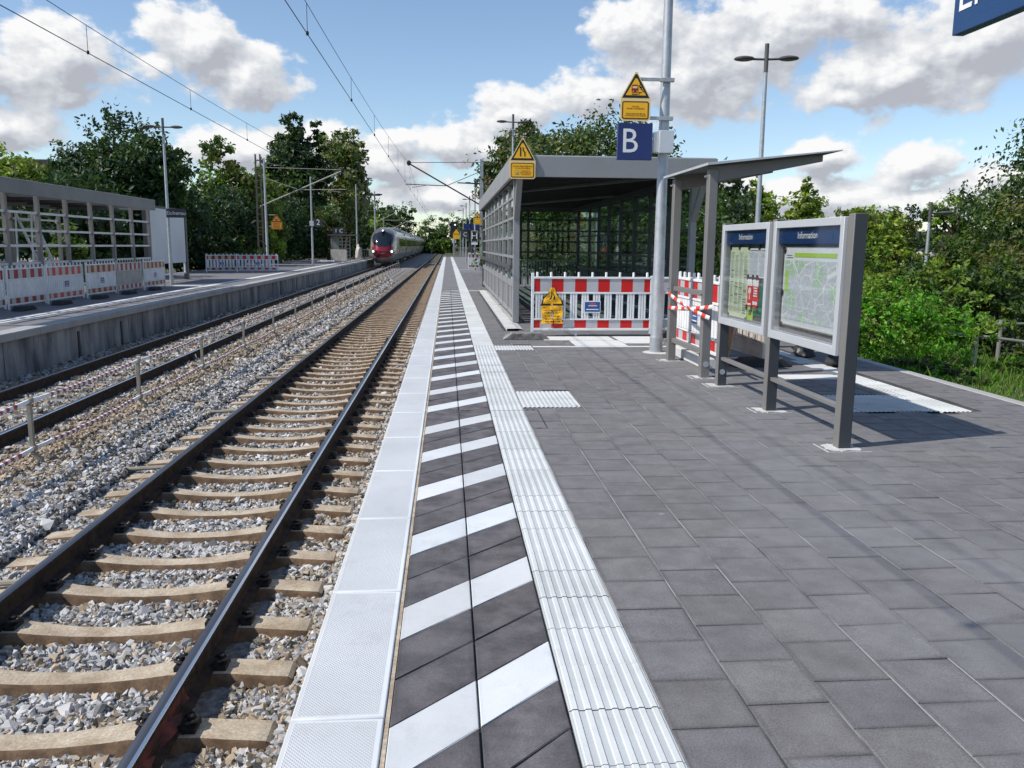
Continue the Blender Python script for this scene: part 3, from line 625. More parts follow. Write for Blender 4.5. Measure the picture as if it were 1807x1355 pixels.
# main shelter
x0, x1, y0, y1 = 1.33, 4.80, 16.4, 31.0
t, B = stair_shelter('stair_shelter', 'long grey steel stair shelter, flat roof and glazed grid walls, barrier across its end', x0, x1, y0, y1, 3.1, .36, 0, None, None, None, None)
p = MB()       # roof: fascia box ring + deck
rx0, rx1, ry0, ry1, rz0, rz1 = 1.16, 4.98, 15.55, 31.4, 2.745, 3.115
p.rng(rx0, rx1, ry0, ry0+.06, rz0, rz1); p.rng(rx0, rx1, ry1-.06, ry1, rz0, rz1); p.rng(rx0, rx0+.06, ry0+.063, ry1-.063, rz0, rz1); p.rng(rx1-.06, rx1, ry0+.063, ry1-.063, rz0, rz1)
B(p, 'roof_fascia', 'fascia', .006)
p = MB(); p.rng(rx0+.062, rx1-.062, ry0+.062, ry1-.062, 2.93, 3.06)
for k in range(40):
    yy = ry0+.3+k*.39
    if yy < ry1-.2: p.rng(rx0+.07, rx1-.07, yy-.03, yy+.03, 2.895, 2.928)
B(p, 'roof_deck', 'roof_dark')
p = MB(); p.rng(rx0+.02, rx1-.02, ry0+.02, ry1-.02, 3.116, 3.13); B(p, 'roof_edge_sheet', 'zinc_sheet')
for xx in (x0, x1):
    p = MB(); p.rng(xx-.06, xx+.06, y0, y1, 2.76, 2.925); B(p, 'eaves_beam', 'db_dark', .004)
for a, b_ in (((x0+.1, 22.5), (x1-.2, 16.2)), ((x0+.1, 30.5), (x1-.2, 23.2))):
    p = MB(); p.bar((a[0], a[1], 2.87), (b_[0], b_[1], 2.87), .16, .05); B(p, 'ceiling_brace', 'db_grey')
for xx in (x0, x1):
    p = MB(); p.rng(xx-.06, xx+.06, y0-.08, y0+.08, .02, 2.76); B(p, 'corner_post', 'fascia', .005)
    p = MB(); p.bar((xx, y0-.06, 2.02), (xx, y0-.72, 2.79), .11, .10); B(p, 'brace_strut', 'fascia', .004)
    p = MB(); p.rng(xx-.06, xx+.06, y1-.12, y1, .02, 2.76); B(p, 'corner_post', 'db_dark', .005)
MY = [16.4+1.72*k for k in range(1, 9)]
for xx in (x0, x1):
    for yy in MY[:-1]:
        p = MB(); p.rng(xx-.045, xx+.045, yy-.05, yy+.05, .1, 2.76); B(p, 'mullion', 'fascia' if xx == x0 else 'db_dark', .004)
    s = -1 if xx == x0 else 1
    for zz, hh in ((0.16, .10), (0.75, .13), (1.28, .05), (1.66, .05), (2.05, .05), (2.45, .05)) if xx == x0 else ((0.16, .10), (0.75, .1), (1.28, .04), (1.85, .04), (2.4, .04)):
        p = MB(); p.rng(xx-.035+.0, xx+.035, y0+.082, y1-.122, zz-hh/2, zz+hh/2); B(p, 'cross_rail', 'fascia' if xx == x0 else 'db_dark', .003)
    p = MB(); p.rng(xx-.008, xx+.008, y0+.09, y1-.13, .82, 2.75); B(p, 'glass_pane', 'pane')
    p = MB(); yy = y0+.1
    while yy < y1-.2:
        p.rng(xx-.012, xx+.012, yy+.03, yy+.33, .215, .68); yy += .43
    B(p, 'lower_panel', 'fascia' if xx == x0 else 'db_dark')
p = MB(); p.bar((x0-.10, y0+.05, 1.09), (x0-.10, y1-.2, 1.09), .05, .09)
for yy in MY: p.bar((x0-.10, yy, 1.09), (x0, yy, 1.09), .03, .03)
B(p, 'handrail', 'db_dark', .003)
p = MB()
for xx in (2.68, 2.95): p.rng(xx-.04, xx+.04, y1-.09, y1-.01, .1, 2.76)
for zz in (0.75, 1.28, 1.66, 2.05, 2.45): p.rng(x0+.06, x1-.06, y1-.07, y1-.03, zz-.03, zz+.03)
B(p, 'end_grid', 'db_dark')
p = MB(); p.rng(x0+.07, x1-.07, y1-.056, y1-.044, .3, 2.75); B(p, 'glass_pane', 'pane')
# stair guard rail inside, end of the stairwell
t = thing('stair_guard', 'grey metal baluster guard rail inside the open end of the long stair shelter', 'railing', (3.0, 29.2, 0)); p = MB()
for k in range(30): p.tube((-1.5+k*.1, 0, .1), (-1.5+k*.1, 0, 1.0), .009, n=6)
p.build('baluster', 'galv', t)
p = MB(); p.tube((-1.55, 0, 1.02), (1.5, 0, 1.02), .025); p.tube((-1.55, 0, .1), (1.5, 0, .1), .018); p.build('top_rail', 'galv', t)
# dark stair opening: sloping stair flight and well walls under the shelter
# ================================================================== fascia warning sign and platform poles
def warn_sign(parent, c, wid, htri, hrect, kind, old=False, gap=.03):
    """combined triangle + text plate facing -Y, c = bottom centre"""
    x_, y_, z_ = c; w2 = wid/2; ye = y_
    Y_ = 'orange_old' if old else 'yellow'
    f = MB(); zt = z_+hrect+gap
    def rr(a0, a1, b0, b1, r, n_=5):
        pts = []
        for cx, cy, s in ((a1-r, b1-r, 0), (a0+r, b1-r, 90), (a0+r, b0+r, 180), (a1-r, b0+r, 270)):
            pts += [(cx+r*math.cos(R(s+90*k/n_)), cy+r*math.sin(R(s+90*k/n_))) for k in range(n_+1)]
        return pts
    def tri(m_, z0, h): return [(-w2+m_*1.6, z0+m_), (w2-m_*1.6, z0+m_), (0.012, z0+h-m_*2.0), (-0.012, z0+h-m_*2.0)]
    def lay(poly, d0, m_, mb): mb.prism(poly, (x_, ye-d0, 0), (1, 0, 0), (0, 0, 1), -.002 if False else .0016, m_)
    o = MB(); o.prism([(a, b) for a, b in [(-w2, z_+.03), (-w2+.03, z_), (w2-.03, z_), (w2, z_+.03), (w2, zt-.0), (.012, zt+htri), (-.012, zt+htri), (-w2, zt)]], (x_, ye, 0), (1, 0, 0), (0, 0, 1), -.012 if False else .012, 0)
    plate = o.build('sign_plate', 'yellow_edge' if not old else Y_, parent)
    o = MB(); lay(tri(.012, zt-.005, htri), .0018, 0, o); lay(rr(-w2+.022, w2-.022, z_+.022, z_+hrect-.006, .03), .0018, 1, o)
    o.build('sign_border', ['black_ink', 'brown_ink'], plate)
    o = MB(); lay(tri(.012+wid*.072, zt-.002, htri), .0036, 0, o); lay(rr(-w2+.040, w2-.040, z_+.040, z_+hrect-.024, .018), .0036, 0, o)
    o.build('sign_field', Y_, plate)
    return plate, zt
t = thing('narrow_platform_sign', 'yellow triangle and text plate with two black lines, on the stair shelter roof corner', 'sign', (1.36, 15.50, 2.70), group='yellow warning signs')
pl, zt = warn_sign(t, (0.0, 0.0, 0.0), .47, .40, .29, 0)
o = MB()
o.prism([(-.05, zt+.075), (-.025, zt+.075), (-.025, zt+.235), (-.05, zt+.235)], (0, -.0054, 0), (1, 0, 0), (0, 0, 1), .0016)
o.prism([(.03, zt+.075), (.052, zt+.075), (.052, zt+.15), (.018, zt+.185), (.018, zt+.235), (-.002, zt+.235), (-.002, zt+.175), (.03, zt+.14)], (0, -.0054, 0), (1, 0, 0), (0, 0, 1), .0016)
o.build('pictogram', 'black_ink', pl)
text(pl, 'Schmaler Bahnsteigbereich\nnur zum Durchgang', .034, (0, -.0056, .208), FACE_S, 'brown_ink', .0005)
text(pl, 'Rollstühle im\nBahnsteigbereich\nnicht gestattet', .030, (.06, -.0056, .112), FACE_S, 'red_ink', .0005)
o = MB(); o.prism([(-.13, .075), (-.065, .075), (-.065, .145), (-.13, .145)], (0, -.0054, 0), (1, 0, 0), (0, 0, 1), .0014, 0); o.prism([(-.124, .081), (-.071, .081), (-.071, .139), (-.124, .139)], (0, -.0072, 0), (1, 0, 0), (0, 0, 1), .0014, 1); o.prism([(-.112, .092), (-.085, .092), (-.092, .128), (-.105, .12)], (0, -.009, 0), (1, 0, 0), (0, 0, 1), .0014, 0)
o.build('wheelchair_pictogram', ['brown_ink', 'yellow_edge'], pl)
# pole B
def galv_pole(parent, h, r0, r1, base_h=.45, base_r=.088):
    o = MB(); o.path([(0, 0, .0), (0, 0, base_h)], [base_r, base_r*.985], 20); o.path([(0, 0, base_h), (0, 0, base_h+.04), (0, 0, h)], [base_r*.985, r0, r1], 20, cap=False)
    return o.build('pole', 'galv', parent)
t = thing('sign_pole', 'tall galvanised pole carrying the letter B sign, standing by the red and white barrier', 'pole', (2.995, 11.80, 0))
galv_pole(t, 7.2, .083, .05, .22, .094)
for zz in (3.745, 3.24): o = MB(); o.bar((-.45, -.10, zz), (.03, -.10, zz), .025, .045); o.box((.0, -.085, zz), (.19, .06, .05)); o.build('sign_bracket', 'galv', t, .003)
o = MB(); o.box((0, -.085, 2.925), (.20, .17, .30)); o.box((-.135, -.085, 2.92), (.07, .06, .27)); o.build('junction_box', 'alu', t, .006)
o = MB(); o.lathe([(.0, .013), (.17, .008), (.2, -.002)], (0, 0, 0), 20); o.build('mortar_collar', 'concrete_pale', t)
tb = thing('letter_sign', 'dark blue square sign with white letter B on the galvanised pole', 'sign', (2.565, 11.70, 2.68))
o = MB(); o.rng(-.24, .24, -.035, .035, 0, .485); o.build('sign_box', 'db_blue', tb, .004)
text(tb, 'B', .46, (-.075, -.037, .235), FACE_S, 'white_paint', .001, sx=.95)
ts = thing('track_warning_sign', 'yellow triangle and text plate with train pictogram above the letter B sign', 'sign', (2.555, 11.66, 3.192), group='yellow warning signs')
pl, zt = warn_sign(ts, (0, 0, 0), .415, .345, .265, 1)
o = MB()
o.prism([(-.055, zt+.075), (-.06, zt+.09), (-.06, zt+.165), (-.045, zt+.178), (.015, zt+.178), (.03, zt+.165), (.03, zt+.09), (.025, zt+.075)], (0, -.0054, 0), (1, 0, 0), (0, 0, 1), .0016, 0)
o.prism([(-.048, zt+.13), (.018, zt+.13), (.018, zt+.158), (-.048, zt+.158)], (0, -.0072, 0), (1, 0, 0), (0, 0, 1), .0014, 1)
for a in (-.045, .008): o.prism([(a, zt+.088), (a+.012, zt+.088), (a+.012, zt+.1), (a, zt+.1)], (0, -.0072, 0), (1, 0, 0), (0, 0, 1), .0014, 1)
o.prism([(-.055, zt+.048), (.02, zt+.048), (.02, zt+.06), (-.055, zt+.06)], (0, -.0054, 0), (1, 0, 0), (0, 0, 1), .0014, 2)
for poly in ([(.035, zt+.17), (.05, zt+.175), (.085, zt+.115), (.07, zt+.11)], [(.05, zt+.15), (.045, zt+.135), (.09, zt+.145), (.088, zt+.155)], [(.07, zt+.115), (.082, zt+.118), (.112, zt+.085), (.103, zt+.078)], [(.03, zt+.05), (.042, zt+.05), (.05, zt+.072), (.082, zt+.072), (.082, zt+.082), (.04, zt+.082)]):
    o.prism(poly, (0, -.0054, 0), (1, 0, 0), (0, 0, 1), .0016, 2)
o.prism([(.062+.013*math.cos(R(a)), zt+.185+.013*math.sin(R(a))) for a in range(0, 360, 40)], (0, -.0054, 0), (1, 0, 0), (0, 0, 1), .0016, 2)
o.build('pictogram', ['red_ink', 'yellow_edge', 'black_ink'], pl)
text(pl, 'Vorsicht,\nschnelle Vorbeifahrten', .027, (0, -.0056, .178), FACE_S, 'brown_ink', .0005)
text(pl, 'Gekennzeichneten Bereich\nerst betreten, wenn Zug hält', .025, (0, -.0056, .085), FACE_S, 'brown_ink', .0005)

# ================================================================== plastic barriers
def barrier_mesh(L=2.0, style='open', red='reflect_red', wht='reflect_white', plastic='white_plastic', plate=True, foot=True, footdir='y', zlo=.10, half=True):
    parts = {}
    f = MB(); H = 1.0
    f.rng(0, .045, -.022, .022, .0, 1.06); f.rng(L-.045, L, -.022, .022, .04, 1.02)
    for z0, z1 in ((.965, 1.0), (.715, .745), (.275, .30), (.10, .14)): f.rng(.046, L-.046, -.026, .026, z0, z1)
    npk = max(4, int(L/.215)); 
    for k in range(npk):
        xx = .10+(L-.2)*k/(npk-1); f.path([(xx, 0, .995), (xx, 0, 1.075)], [.022, .020], 8)
    parts['frame'] = (f, [plastic], .004)
    s = MB()
    if style == 'slant':
        n_ = int(L/.105)
        for k in range(n_): xx = .12+k*(L-.3)/n_; s.bar((xx, 0, .305), (xx+.10, 0, .71), .045, .03, up=(0, 1, 0))
        s.rng(.046, L-.046, .006, .012, .302, .713)
    elif style == 'closed':
        s.rng(.046, L-.046, -.006, .010, .302, .713); n_ = int(L/.13)
        for k in range(n_):
            xx = .08+(L-.16)*(k+.5)/n_; s.rng(xx-.05, xx+.05, -.022, -.0065, .31, .705)
    else:
        per = L/5 if L > 1.5 else L/3; n_ = round(L/per)
        xx = .30 if L > 1.5 else .15
        grp = [(.16, 1)] if L > 1.5 else []
        for k in range(10):
            c0 = .30*0 + .205*k+.62*0
        cx_ = .13
        while cx_ < L-.1:
            for q in (-.042, 0, .042): s.rng(cx_+q-.016, cx_+q+.016, -.018, .018, .302, .713)
            cx_ += .195
    parts['slat_panel'] = (s, [plastic], 0)
    for nm, z0, z1 in (('upper_reflector', .748, .962), ('lower_reflector', .143, .272)):
        b = MB(); n_ = max(6, round((L-.1)/.2)); wv = (L-.10)/n_; a = .05; edges = [a]
        if half:
            edges = [.05, .05+wv/2] + [.05+wv/2+wv*k for k in range(1, n_)] + [L-.05]
        else: edges = [.05+wv*k for k in range(n_+1)]
        for k in range(len(edges)-1): b.rng(edges[k], edges[k+1]-.0015, -.012, .012, z0, z1, k % 2)
        parts[nm] = (b, [red, wht], 0)
    if plate:
        q = MB(); c0 = L/2; q.rng(c0-.14, c0+.14, -.034, -.024, .40, .60, 0); q.rng(c0-.128, c0+.128, -.0365, -.0345, .418, .582, 1); q.rng(c0-.05, c0+.06, -.0385, -.0367, .538, .558, 2); q.rng(c0-.07, c0+.08, -.0385, -.0367, .512, .524, 3); q.rng(c0-.105, c0+.105, -.0385, -.0367, .448, .464, 3)
        parts['name_plate'] = (q, ['white_plastic', 'logo_blue', 'tape_red', 'white_paint'], 0)
    return parts
def barrier(name, label, loc, rz, group, tilt=0.0, foot='y', footmat='rubber', foot_x=0.0, foot_c=0.0, leg=True, **kw):
    t = thing(name, label, 'barrier', loc, rz, group)
    if tilt: t.rotation_euler = (tilt, 0, rz)
    for nm, (mb, mats, bev) in barrier_mesh(**kw).items(): mb.build(nm, mats, t, bevel=bev)
    if foot:
        hw, hl = .13, .38; o = MB(); prof = [(-hl, 0), (hl, 0), (hl-.03, .03), (hl*.62, .105), (-hl*.62, .105), (-hl+.03, .03)]
        if foot == 'x': o.prism(prof, (foot_x, -hw+foot_c, 0.002), (1, 0, 0), (0, 0, 1), -2*hw)
        else: o.prism([(a, b) for a, b in prof], (foot_x-hw, foot_c, 0.002), (0, 1, 0), (0, 0, 1), -2*hw)
        o.build('foot', footmat, t, bevel=.008)
    if leg and kw.get('L', 2) > 1.5:
        o = MB(); o.rng(kw.get('L', 2)*.36, kw.get('L', 2)*.36+.04, -.015, .015, 0.0, .1); o.build('support_leg', 'galv', t)
    return t
barrier('safety_barrier', 'barrier with red and grey bands across the stair shelter opening, torn yellow sign on it', (1.395, 13.98, 0), 0, 'barriers on the near platform', foot='x', foot_x=-.12, foot_c=-.16, L=2.06)
barrier('safety_barrier', 'white barrier with red bands directly behind the letter B pole, right of the long barrier', (3.49, 14.05, 0), R(2), 'barriers on the near platform', foot='x', foot_x=.35, footmat='rubber_dark', L=2.0, plate=False)
barrier('safety_barrier', 'white barrier leaning between the canopy posts behind crossed red and white tape', (3.28, 11.78, .09), R(-90), 'barriers on the near platform', tilt=R(0), foot=None, L=1.95, style='closed', red='reflect_red')
barrier('safety_barrier', 'white barrier seen in part below the timetable case, its slats shaded grey', (3.95, 12.3, 0), R(-88), 'barriers on the near platform', foot='y', footmat='rubber_dark', foot_x=1.9, L=2.0, style='closed', plastic='white_worn', red='white_worn', wht='white_worn', plate=False)
t = tag(MB().rng(-.14, .14, -.75, .75, 0, .13).build('barrier_weight', 'concrete_pale', bevel=.01, loc=(3.30, 10.85, 0.003)), 'pale grey concrete kerb block under the barrier between the canopy posts', 'block')
# torn sign tied on the barrier
t = thing('torn_warning_sign', 'crumpled torn yellow sign hung on the long red and white barrier', 'sign', (1.74, 13.93, .22), group='yellow warning signs')
ow = MB(); 
def crumple(poly, y_, mi, mb, n_=1):
    mb.prism(poly, (0, y_, 0), (1, 0, 0), (0, 0, 1), .002, mi)
random.seed(3)
V = []; F = []; C = []; nx_, nz_ = 40, 54
for j in range(nz_+1):
    zz = .60*j/nz_
    hwid = .185-(.02*abs(math.sin(zz*23)) if zz < .3 else 0) if zz < .30 else max(.03, .215*(1-(zz-.30)/.345))
    for i in range(nx_+1):
        uu = -1+2*i/nx_; V.append((uu*hwid + .012*math.sin(zz*31+uu*2), -.02-.010*math.sin(zz*34+uu*3)*math.cos(uu*6)-.002*random.random(), zz))
FM = []
for j in range(nz_):
    for i in range(nx_):
        uu = -1+2*(i+.5)/nx_; zz = .6*(j+.5)/nz_; a = j*(nx_+1)+i
        hole = (abs(uu-.05)*.18 < .020+.008*math.sin(zz*60) and .11 < zz < .21) or (abs(uu-.12+zz*.6)*.18 < .010 and zz < .11) or (abs(uu-.02) < .05 and .27 < zz < .31)
        if hole or (zz < .10 and abs(uu-.05) < .22 and zz > .02 and uu > -.05 and False): continue
        F.append((a, a+1, a+nx_+2, a+nx_+1))
        bd = (zz > .305 and zz < .335 and abs(uu) > .12) or (zz > .335 and abs(uu) > .84 and zz < .60)
        ln = (.40 < zz < .53 and (-.28 < uu < -.10 or .10 < uu < .28)) and zz < .54
        tx = zz < .27 and abs(uu) < .8 and (int(zz/.0231) % 2 == 1) and random.random() < .55
        FM.append(1 if (bd or ln) else (2 if tx else 0))
np_obj('sign_sheet', V, F, ['yellow', 'black_ink', 'brown_ink'], parent=t, smooth=True, fm=FM)
# ================================================================== weather canopy and information boards
def mort(mb, x_, y_):
    rr = random.Random(int(y_*100)); n_ = 18; pts = []
    for k in range(n_):
        a = 2*math.pi*k/n_; q = rr.uniform(.75, 1.1); pts.append((.135*q*max(-1, min(1, 1.35*math.cos(a))), .12*q*max(-1, min(1, 1.35*math.sin(a)))))
    mb.prism(pts, (x_, y_, .0022), (1, 0, 0), (0, 1, 0), .0015)
    for a, b_ in ((-.17, .34), (-.08, .2)): mb.rng(x_-.17, x_-.17+b_, y_+a, y_+a+.009, .0015, .0042)
    for a in (-.17, -.06): mb.rng(x_+a, x_+a+.009, y_-.17, y_+.1, .0015, .0047)
t = thing('weather_canopy', 'grey steel canopy with two posts and a thin tilted roof behind the information board', 'canopy', (3.0, 10.2, 0))
L = Vector(t.location)
for yy in (9.49, 10.96):
    p = MB(); p.rng(2.935, 3.035, yy-.06, yy+.06, 0, 2.37); p.build('post', 'db_grey', t, .006, loc=-L)
    p = MB(); zt = 2.385
    p.add([(2.95, yy-.04, zt-.17), (2.95, yy+.04, zt-.17), (4.24, yy+.04, zt+.085), (4.24, yy-.04, zt+.085), (2.95, yy-.04, zt+.01), (2.95, yy+.04, zt+.01), (4.24, yy+.04, zt+.155), (4.24, yy-.04, zt+.155)], [(0, 3, 2, 1), (4, 5, 6, 7), (0, 1, 5, 4), (1, 2, 6, 5), (2, 3, 7, 6), (3, 0, 4, 7)])
    p.build('roof_beam', 'db_grey', t, .004, loc=-L)
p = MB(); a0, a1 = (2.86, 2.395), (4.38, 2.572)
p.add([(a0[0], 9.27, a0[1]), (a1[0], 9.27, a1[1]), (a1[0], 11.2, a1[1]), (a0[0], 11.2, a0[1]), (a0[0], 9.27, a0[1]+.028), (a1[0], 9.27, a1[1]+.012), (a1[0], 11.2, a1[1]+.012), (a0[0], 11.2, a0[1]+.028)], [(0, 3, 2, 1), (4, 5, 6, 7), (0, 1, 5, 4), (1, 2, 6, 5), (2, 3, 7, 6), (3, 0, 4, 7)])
p.m[0] = 1; p.build('roof', ['zinc_sheet', 'soffit_shaded'], t, loc=-L)
p = MB(); p.bar((3.05, 9.55, 2.33), (4.1, 10.9, 2.46), .04, .02); p.bar((3.7, 9.5, 2.42), (3.7, 10.95, 2.42), .05, .05); p.build('roof_brace', 'db_grey', t, loc=-L)
for zz, hh in ((.28, .06), (.965, .06)):
    p = MB(); p.rng(2.97, 3.03, 9.552, 10.898, zz-hh/2, zz+hh/2); p.build('cross_rail', 'db_grey', t, .004, loc=-L)
p = MB()
for yy in (9.49, 10.96):
    for zz in (2.29, .97, .28): p.tube((2.93, yy+.03, zz), (2.905, yy+.03, zz), .012, n=8)
p.tube((2.99, 9.43, .16), (2.99, 9.425, .16), .035, n=12); p.build('bolt', 'galv', t, loc=-L)
for yy in (9.49, 10.96): p = MB(); mort(p, 2.98, yy); p.build('mortar_patch', 'concrete_pale', t, loc=-L)

t = thing('information_board', 'grey double information board on three posts, with timetable case and city map case', 'notice board', (3.0, 7.47, 0)); L = Vector(t.location)
PYs = (6.03, 7.50, 8.92)
for yy in PYs:
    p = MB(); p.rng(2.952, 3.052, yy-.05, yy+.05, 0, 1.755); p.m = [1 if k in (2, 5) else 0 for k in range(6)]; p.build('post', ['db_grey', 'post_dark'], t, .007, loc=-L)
    p = MB(); mort(p, 2.99, yy); p.build('mortar_patch', 'concrete_pale', t, loc=-L)
p = MB()
for yy in PYs[2:]: p.tube((3.0, yy-.05, .155), (3.0, yy-.056, .155), .03, n=12)
p.build('service_cap', 'galv', t, loc=-L)
def case(ya, yb, which):
    z0, z1 = .695, 1.735; xf = 2.925
    c = MB()
    fw_ = .062
    c.rng(xf, xf+.10, ya, ya+fw_, z0, z1); c.rng(xf, xf+.10, yb-fw_, yb, z0, z1); c.rng(xf, xf+.10, ya+fw_+.001, yb-fw_-.001, z1-fw_, z1); c.rng(xf, xf+.10, ya+fw_+.001, yb-fw_-.001, z0, z0+fw_+.01)
    co = c.build('display_case', 'alu', t, .004, loc=-L)
    q = MB(); q.rng(xf+.075, xf+.095, ya+.04, yb-.04, z0+.03, z1-.03); q.build('back_panel', 'db_dark', co)
    ia, ib = ya+fw_+.004, yb-fw_-.004; zh = z1-fw_-.002
    q = MB(); q.rng(xf+.030, xf+.034, ia, ib, zh-.135, zh); q.build('header_strip', 'hdr_blue', co)
    text(co, 'Information', .082, (xf+.0285, (ia+ib)/2+.02, zh-.066), FACE_W, 'white_paint', .0005)
    X_ = xf+.060
    def sheet(nm, y_a, y_b, za, zb, m_, dx=0.0):
        q = MB(); q.rng(X_-dx, X_-dx+.004, y_a, y_b, za, zb); return q.build(nm, m_, co)
    if which == 'time':
        # left in view = far end (large y)
        yl, yr = ib-.06, ia+.005; W_ = yl-yr; zt_, zb_ = zh-.165, z0+.10
        yspl = yl-W_*.50
        sh = sheet('timetable', yspl, yl, zb_, zt_, 'timetable')
        q = MB(); random.seed(5)
        for cidx in range(4):
            ya_ = yl-.03-cidx*(W_*.5-.04)/4; wv = (W_*.5-.06)/4-.012
            zz = zt_-.05-(cidx % 2)*.03
            while zz > zb_+.05:
                lng = random.random()
                if random.random() < .10: q.rng(X_-.0026, X_-.0012, ya_-wv*.9, ya_-wv*.1, zz-.009, zz, 1); zz -= .016
                else: q.rng(X_-.0026, X_-.0012, ya_-wv*(.5+.5*lng), ya_, zz-.004, zz, 0); zz -= .0085
        q.build('timetable_print', ['ink_soft', 'ink_dark'], sh)
        for y_a, y_b in ((yspl-W_*.245, yspl-.006), (yr, yspl-W_*.25-.004)):
            s2 = sheet('timetable', y_a, y_b, zb_+.42, zt_-.01, 'paper')
            q = MB(); zz = zt_-.05
            while zz > zb_+.44:
                q.rng(X_-.0026, X_-.0012, y_a+.02+random.random()*.05, y_b-.02, zz-.005, zz, 0); zz -= .011
            q.rng(X_-.0028, X_-.0014, y_a+.03, y_b-.03, zt_-.035, zt_-.028, 1); q.build('timetable_print', ['ink_grey', 'ink_dark'], s2)
        y1_ = yspl-.004
        for kk, (y_a, y_b) in enumerate(((y1_-.135, y1_), (y1_-.30, y1_-.143))):
            s3_ = sheet('leaflet', y_a, y_b, zb_+.13, zb_+.405, 'ad_red', .003); q = MB()
            q.rng(X_-.0062, X_-.0045, y_a+.005, y_b-.005, zb_+.335, zb_+.40, 0); ym = (y_a+y_b)/2
            if kk == 0:
                q.rng(X_-.0062, X_-.0045, ym-.010, ym+.010, zb_+.20, zb_+.26, 0); q.prism([(.035*math.cos(R(a)), .035*math.sin(R(a))) for a in range(0, 360, 30)], (X_-.0062, ym, zb_+.285), (0, -1, 0), (0, 0, 1), .0015, 0)
                q.rng(X_-.0062, X_-.0045, y_a+.02, y_b-.02, zb_+.145, zb_+.165, 0)
            else:
                for a in range(4): q.rng(X_-.0062, X_-.0045, y_a+.03, y_b-.02-random.random()*.04, zb_+.235+a*.025, zb_+.25+a*.025, 0)
                q.rng(X_-.0062, X_-.0045, y_a+.015, y_b-.015, zb_+.155, zb_+.19, 0)
            q.build('leaflet_print', 'white_paint', s3_)
        sheet('leaflet', y1_-.17, y1_-.01, zb_+.0, zb_+.14, 'lime'); q = MB(); q.rng(X_-.0026, X_-.0012, y1_-.13, y1_-.06, zb_+.05, zb_+.10); q.build('leaflet_print', 'ink_dark', co)
        sheet('leaflet', yr, y1_-.18, zb_+.05, zb_+.37, 'ad_green', -.002)
        q = MB()
        for yy, zz in ((yl-.02, zt_), (yl-W_*.25, zt_), (yspl, zt_), (yspl-W_*.25, zt_), (y1_, zb_+.42), (y1_-.14, zb_+.42), (y1_-.25, zb_+.42), (y1_, zb_+.12), (y1_-.14, zb_+.12), (y1_-.29, zb_+.12), (yl-.03, zb_), (yspl+.01, zb_-.01)):
            q.prism([(.019*math.cos(R(a)), .026*math.sin(R(a))) for a in range(0, 360, 30)], (X_-.012, yy, zz), (0, -1, 0), (0, 0, 1), .010)
        for y_a, y_b in ((y1_-.10, y1_), (y1_-.29, y1_-.15)): q.rng(X_-.012, X_-.004, y_a, y_b, zb_+.412, zb_+.424)
        q.build('sheet_magnet', 'black_ink', co)
    else:
        yl, yr = ib-.075, ia+.005; zt_, zb_ = zh-.16, z0+.13
        sh = sheet('city_map', yr, yl, zb_, zt_, 'paper')
        q = MB(); q.rng(X_-.0026, X_-.0012, yr+.03, yl-.03, zb_+.06, zt_-.115); q.build('map_print', 'city_map', sh)
        q = MB(); q.rng(X_-.003, X_-.0014, yr+.13, yl-.22, zt_-.085, zt_-.05, 0); q.rng(X_-.003, X_-.0014, yl-.17, yl-.05, zt_-.075, zt_-.069, 1); q.rng(X_-.003, X_-.0014, yl-.19, yl-.05, zt_-.095, zt_-.089, 1)
        for a in range(3): q.prism([(.017*math.cos(R(b)), .02*math.sin(R(b))) for b in range(0, 360, 30)], (X_-.003, yr+.1-a*.04, zt_-.067), (0, -1, 0), (0, 0, 1), .0014, 1 if a == 1 else 2)
        q.rng(X_-.003, X_-.0014, yl-.12, yl-.05, zb_+.30, zb_+.48, 0)
        q.rng(X_-.004, X_-.0014, yr, yl, zb_+.0, zb_+.012, 1); q.build('map_legend', ['lime', 'ink_dark', 'ink_grey'], sh)
        q = MB()
        for yy, zz in ((yl-.02, zt_-.03), (yl-.01, zt_-.40), (yl-.02, zb_)): q.prism([(.019*math.cos(R(a)), .026*math.sin(R(a))) for a in range(0, 360, 30)], (X_-.012, yy, zz), (0, -1, 0), (0, 0, 1), .010)
        q.build('sheet_magnet', 'black_ink', co)
        q = MB(); q.tube((X_-.02, yl+.05, zt_-.40), (X_-.02, yl, zt_-.40), .006, n=6); q.build('clip_rod', 'galv', co)
    q = MB(); q.rng(xf+.012, xf+.017, ia-.003, ib+.003, z0+fw_+.012, z1-fw_-.002); q.build('glass_pane', 'vitrine', co)
case(6.085, 7.445, 'map'); case(7.555, 8.865, 'time')
for ya, yb in ((6.083, 7.447), (7.553, 8.867)):
    p = MB(); p.rng(2.975, 3.03, ya, yb, .285, .32); p.build('lower_rail', 'db_grey', t, .004, loc=-L)
# crossed barrier tape
def tape(label, a, b, sag, n_=12, wv=.05):
    a, b = Vector(a), Vector(b); V = []; F = []; FM = []
    for k in range(n_+1):
        f = k/n_; q = a.lerp(b, f); z = q.z - sag*4*f*(1-f); tw = .010*math.sin(f*9)
        V += [(q.x-tw, q.y, z-wv/2), (q.x+tw, q.y, z+wv/2), (q.x-tw+.0012, q.y, z-wv/2), (q.x+tw+.0012, q.y, z+wv/2)]
    for k in range(n_):
        o = k*4; F += [(o, o+4, o+5, o+1), (o+2, o+3, o+7, o+6), (o+1, o+5, o+7, o+3), (o, o+2, o+6, o+4)]; FM += [k % 2]*4
    return tag(np_obj('barrier_tape', V, F, ['tape_red', 'white_paint'], fm=FM, smooth=True), label, 'tape')
tape('red and white tape rising from the left canopy post to the right one', (2.925, 10.95, .71), (2.90, 9.0, .86), .02)
tape('red and white tape dropping from the left canopy post to the right one', (2.915, 10.95, .90), (2.885, 9.05, .73), .03, wv=.045)
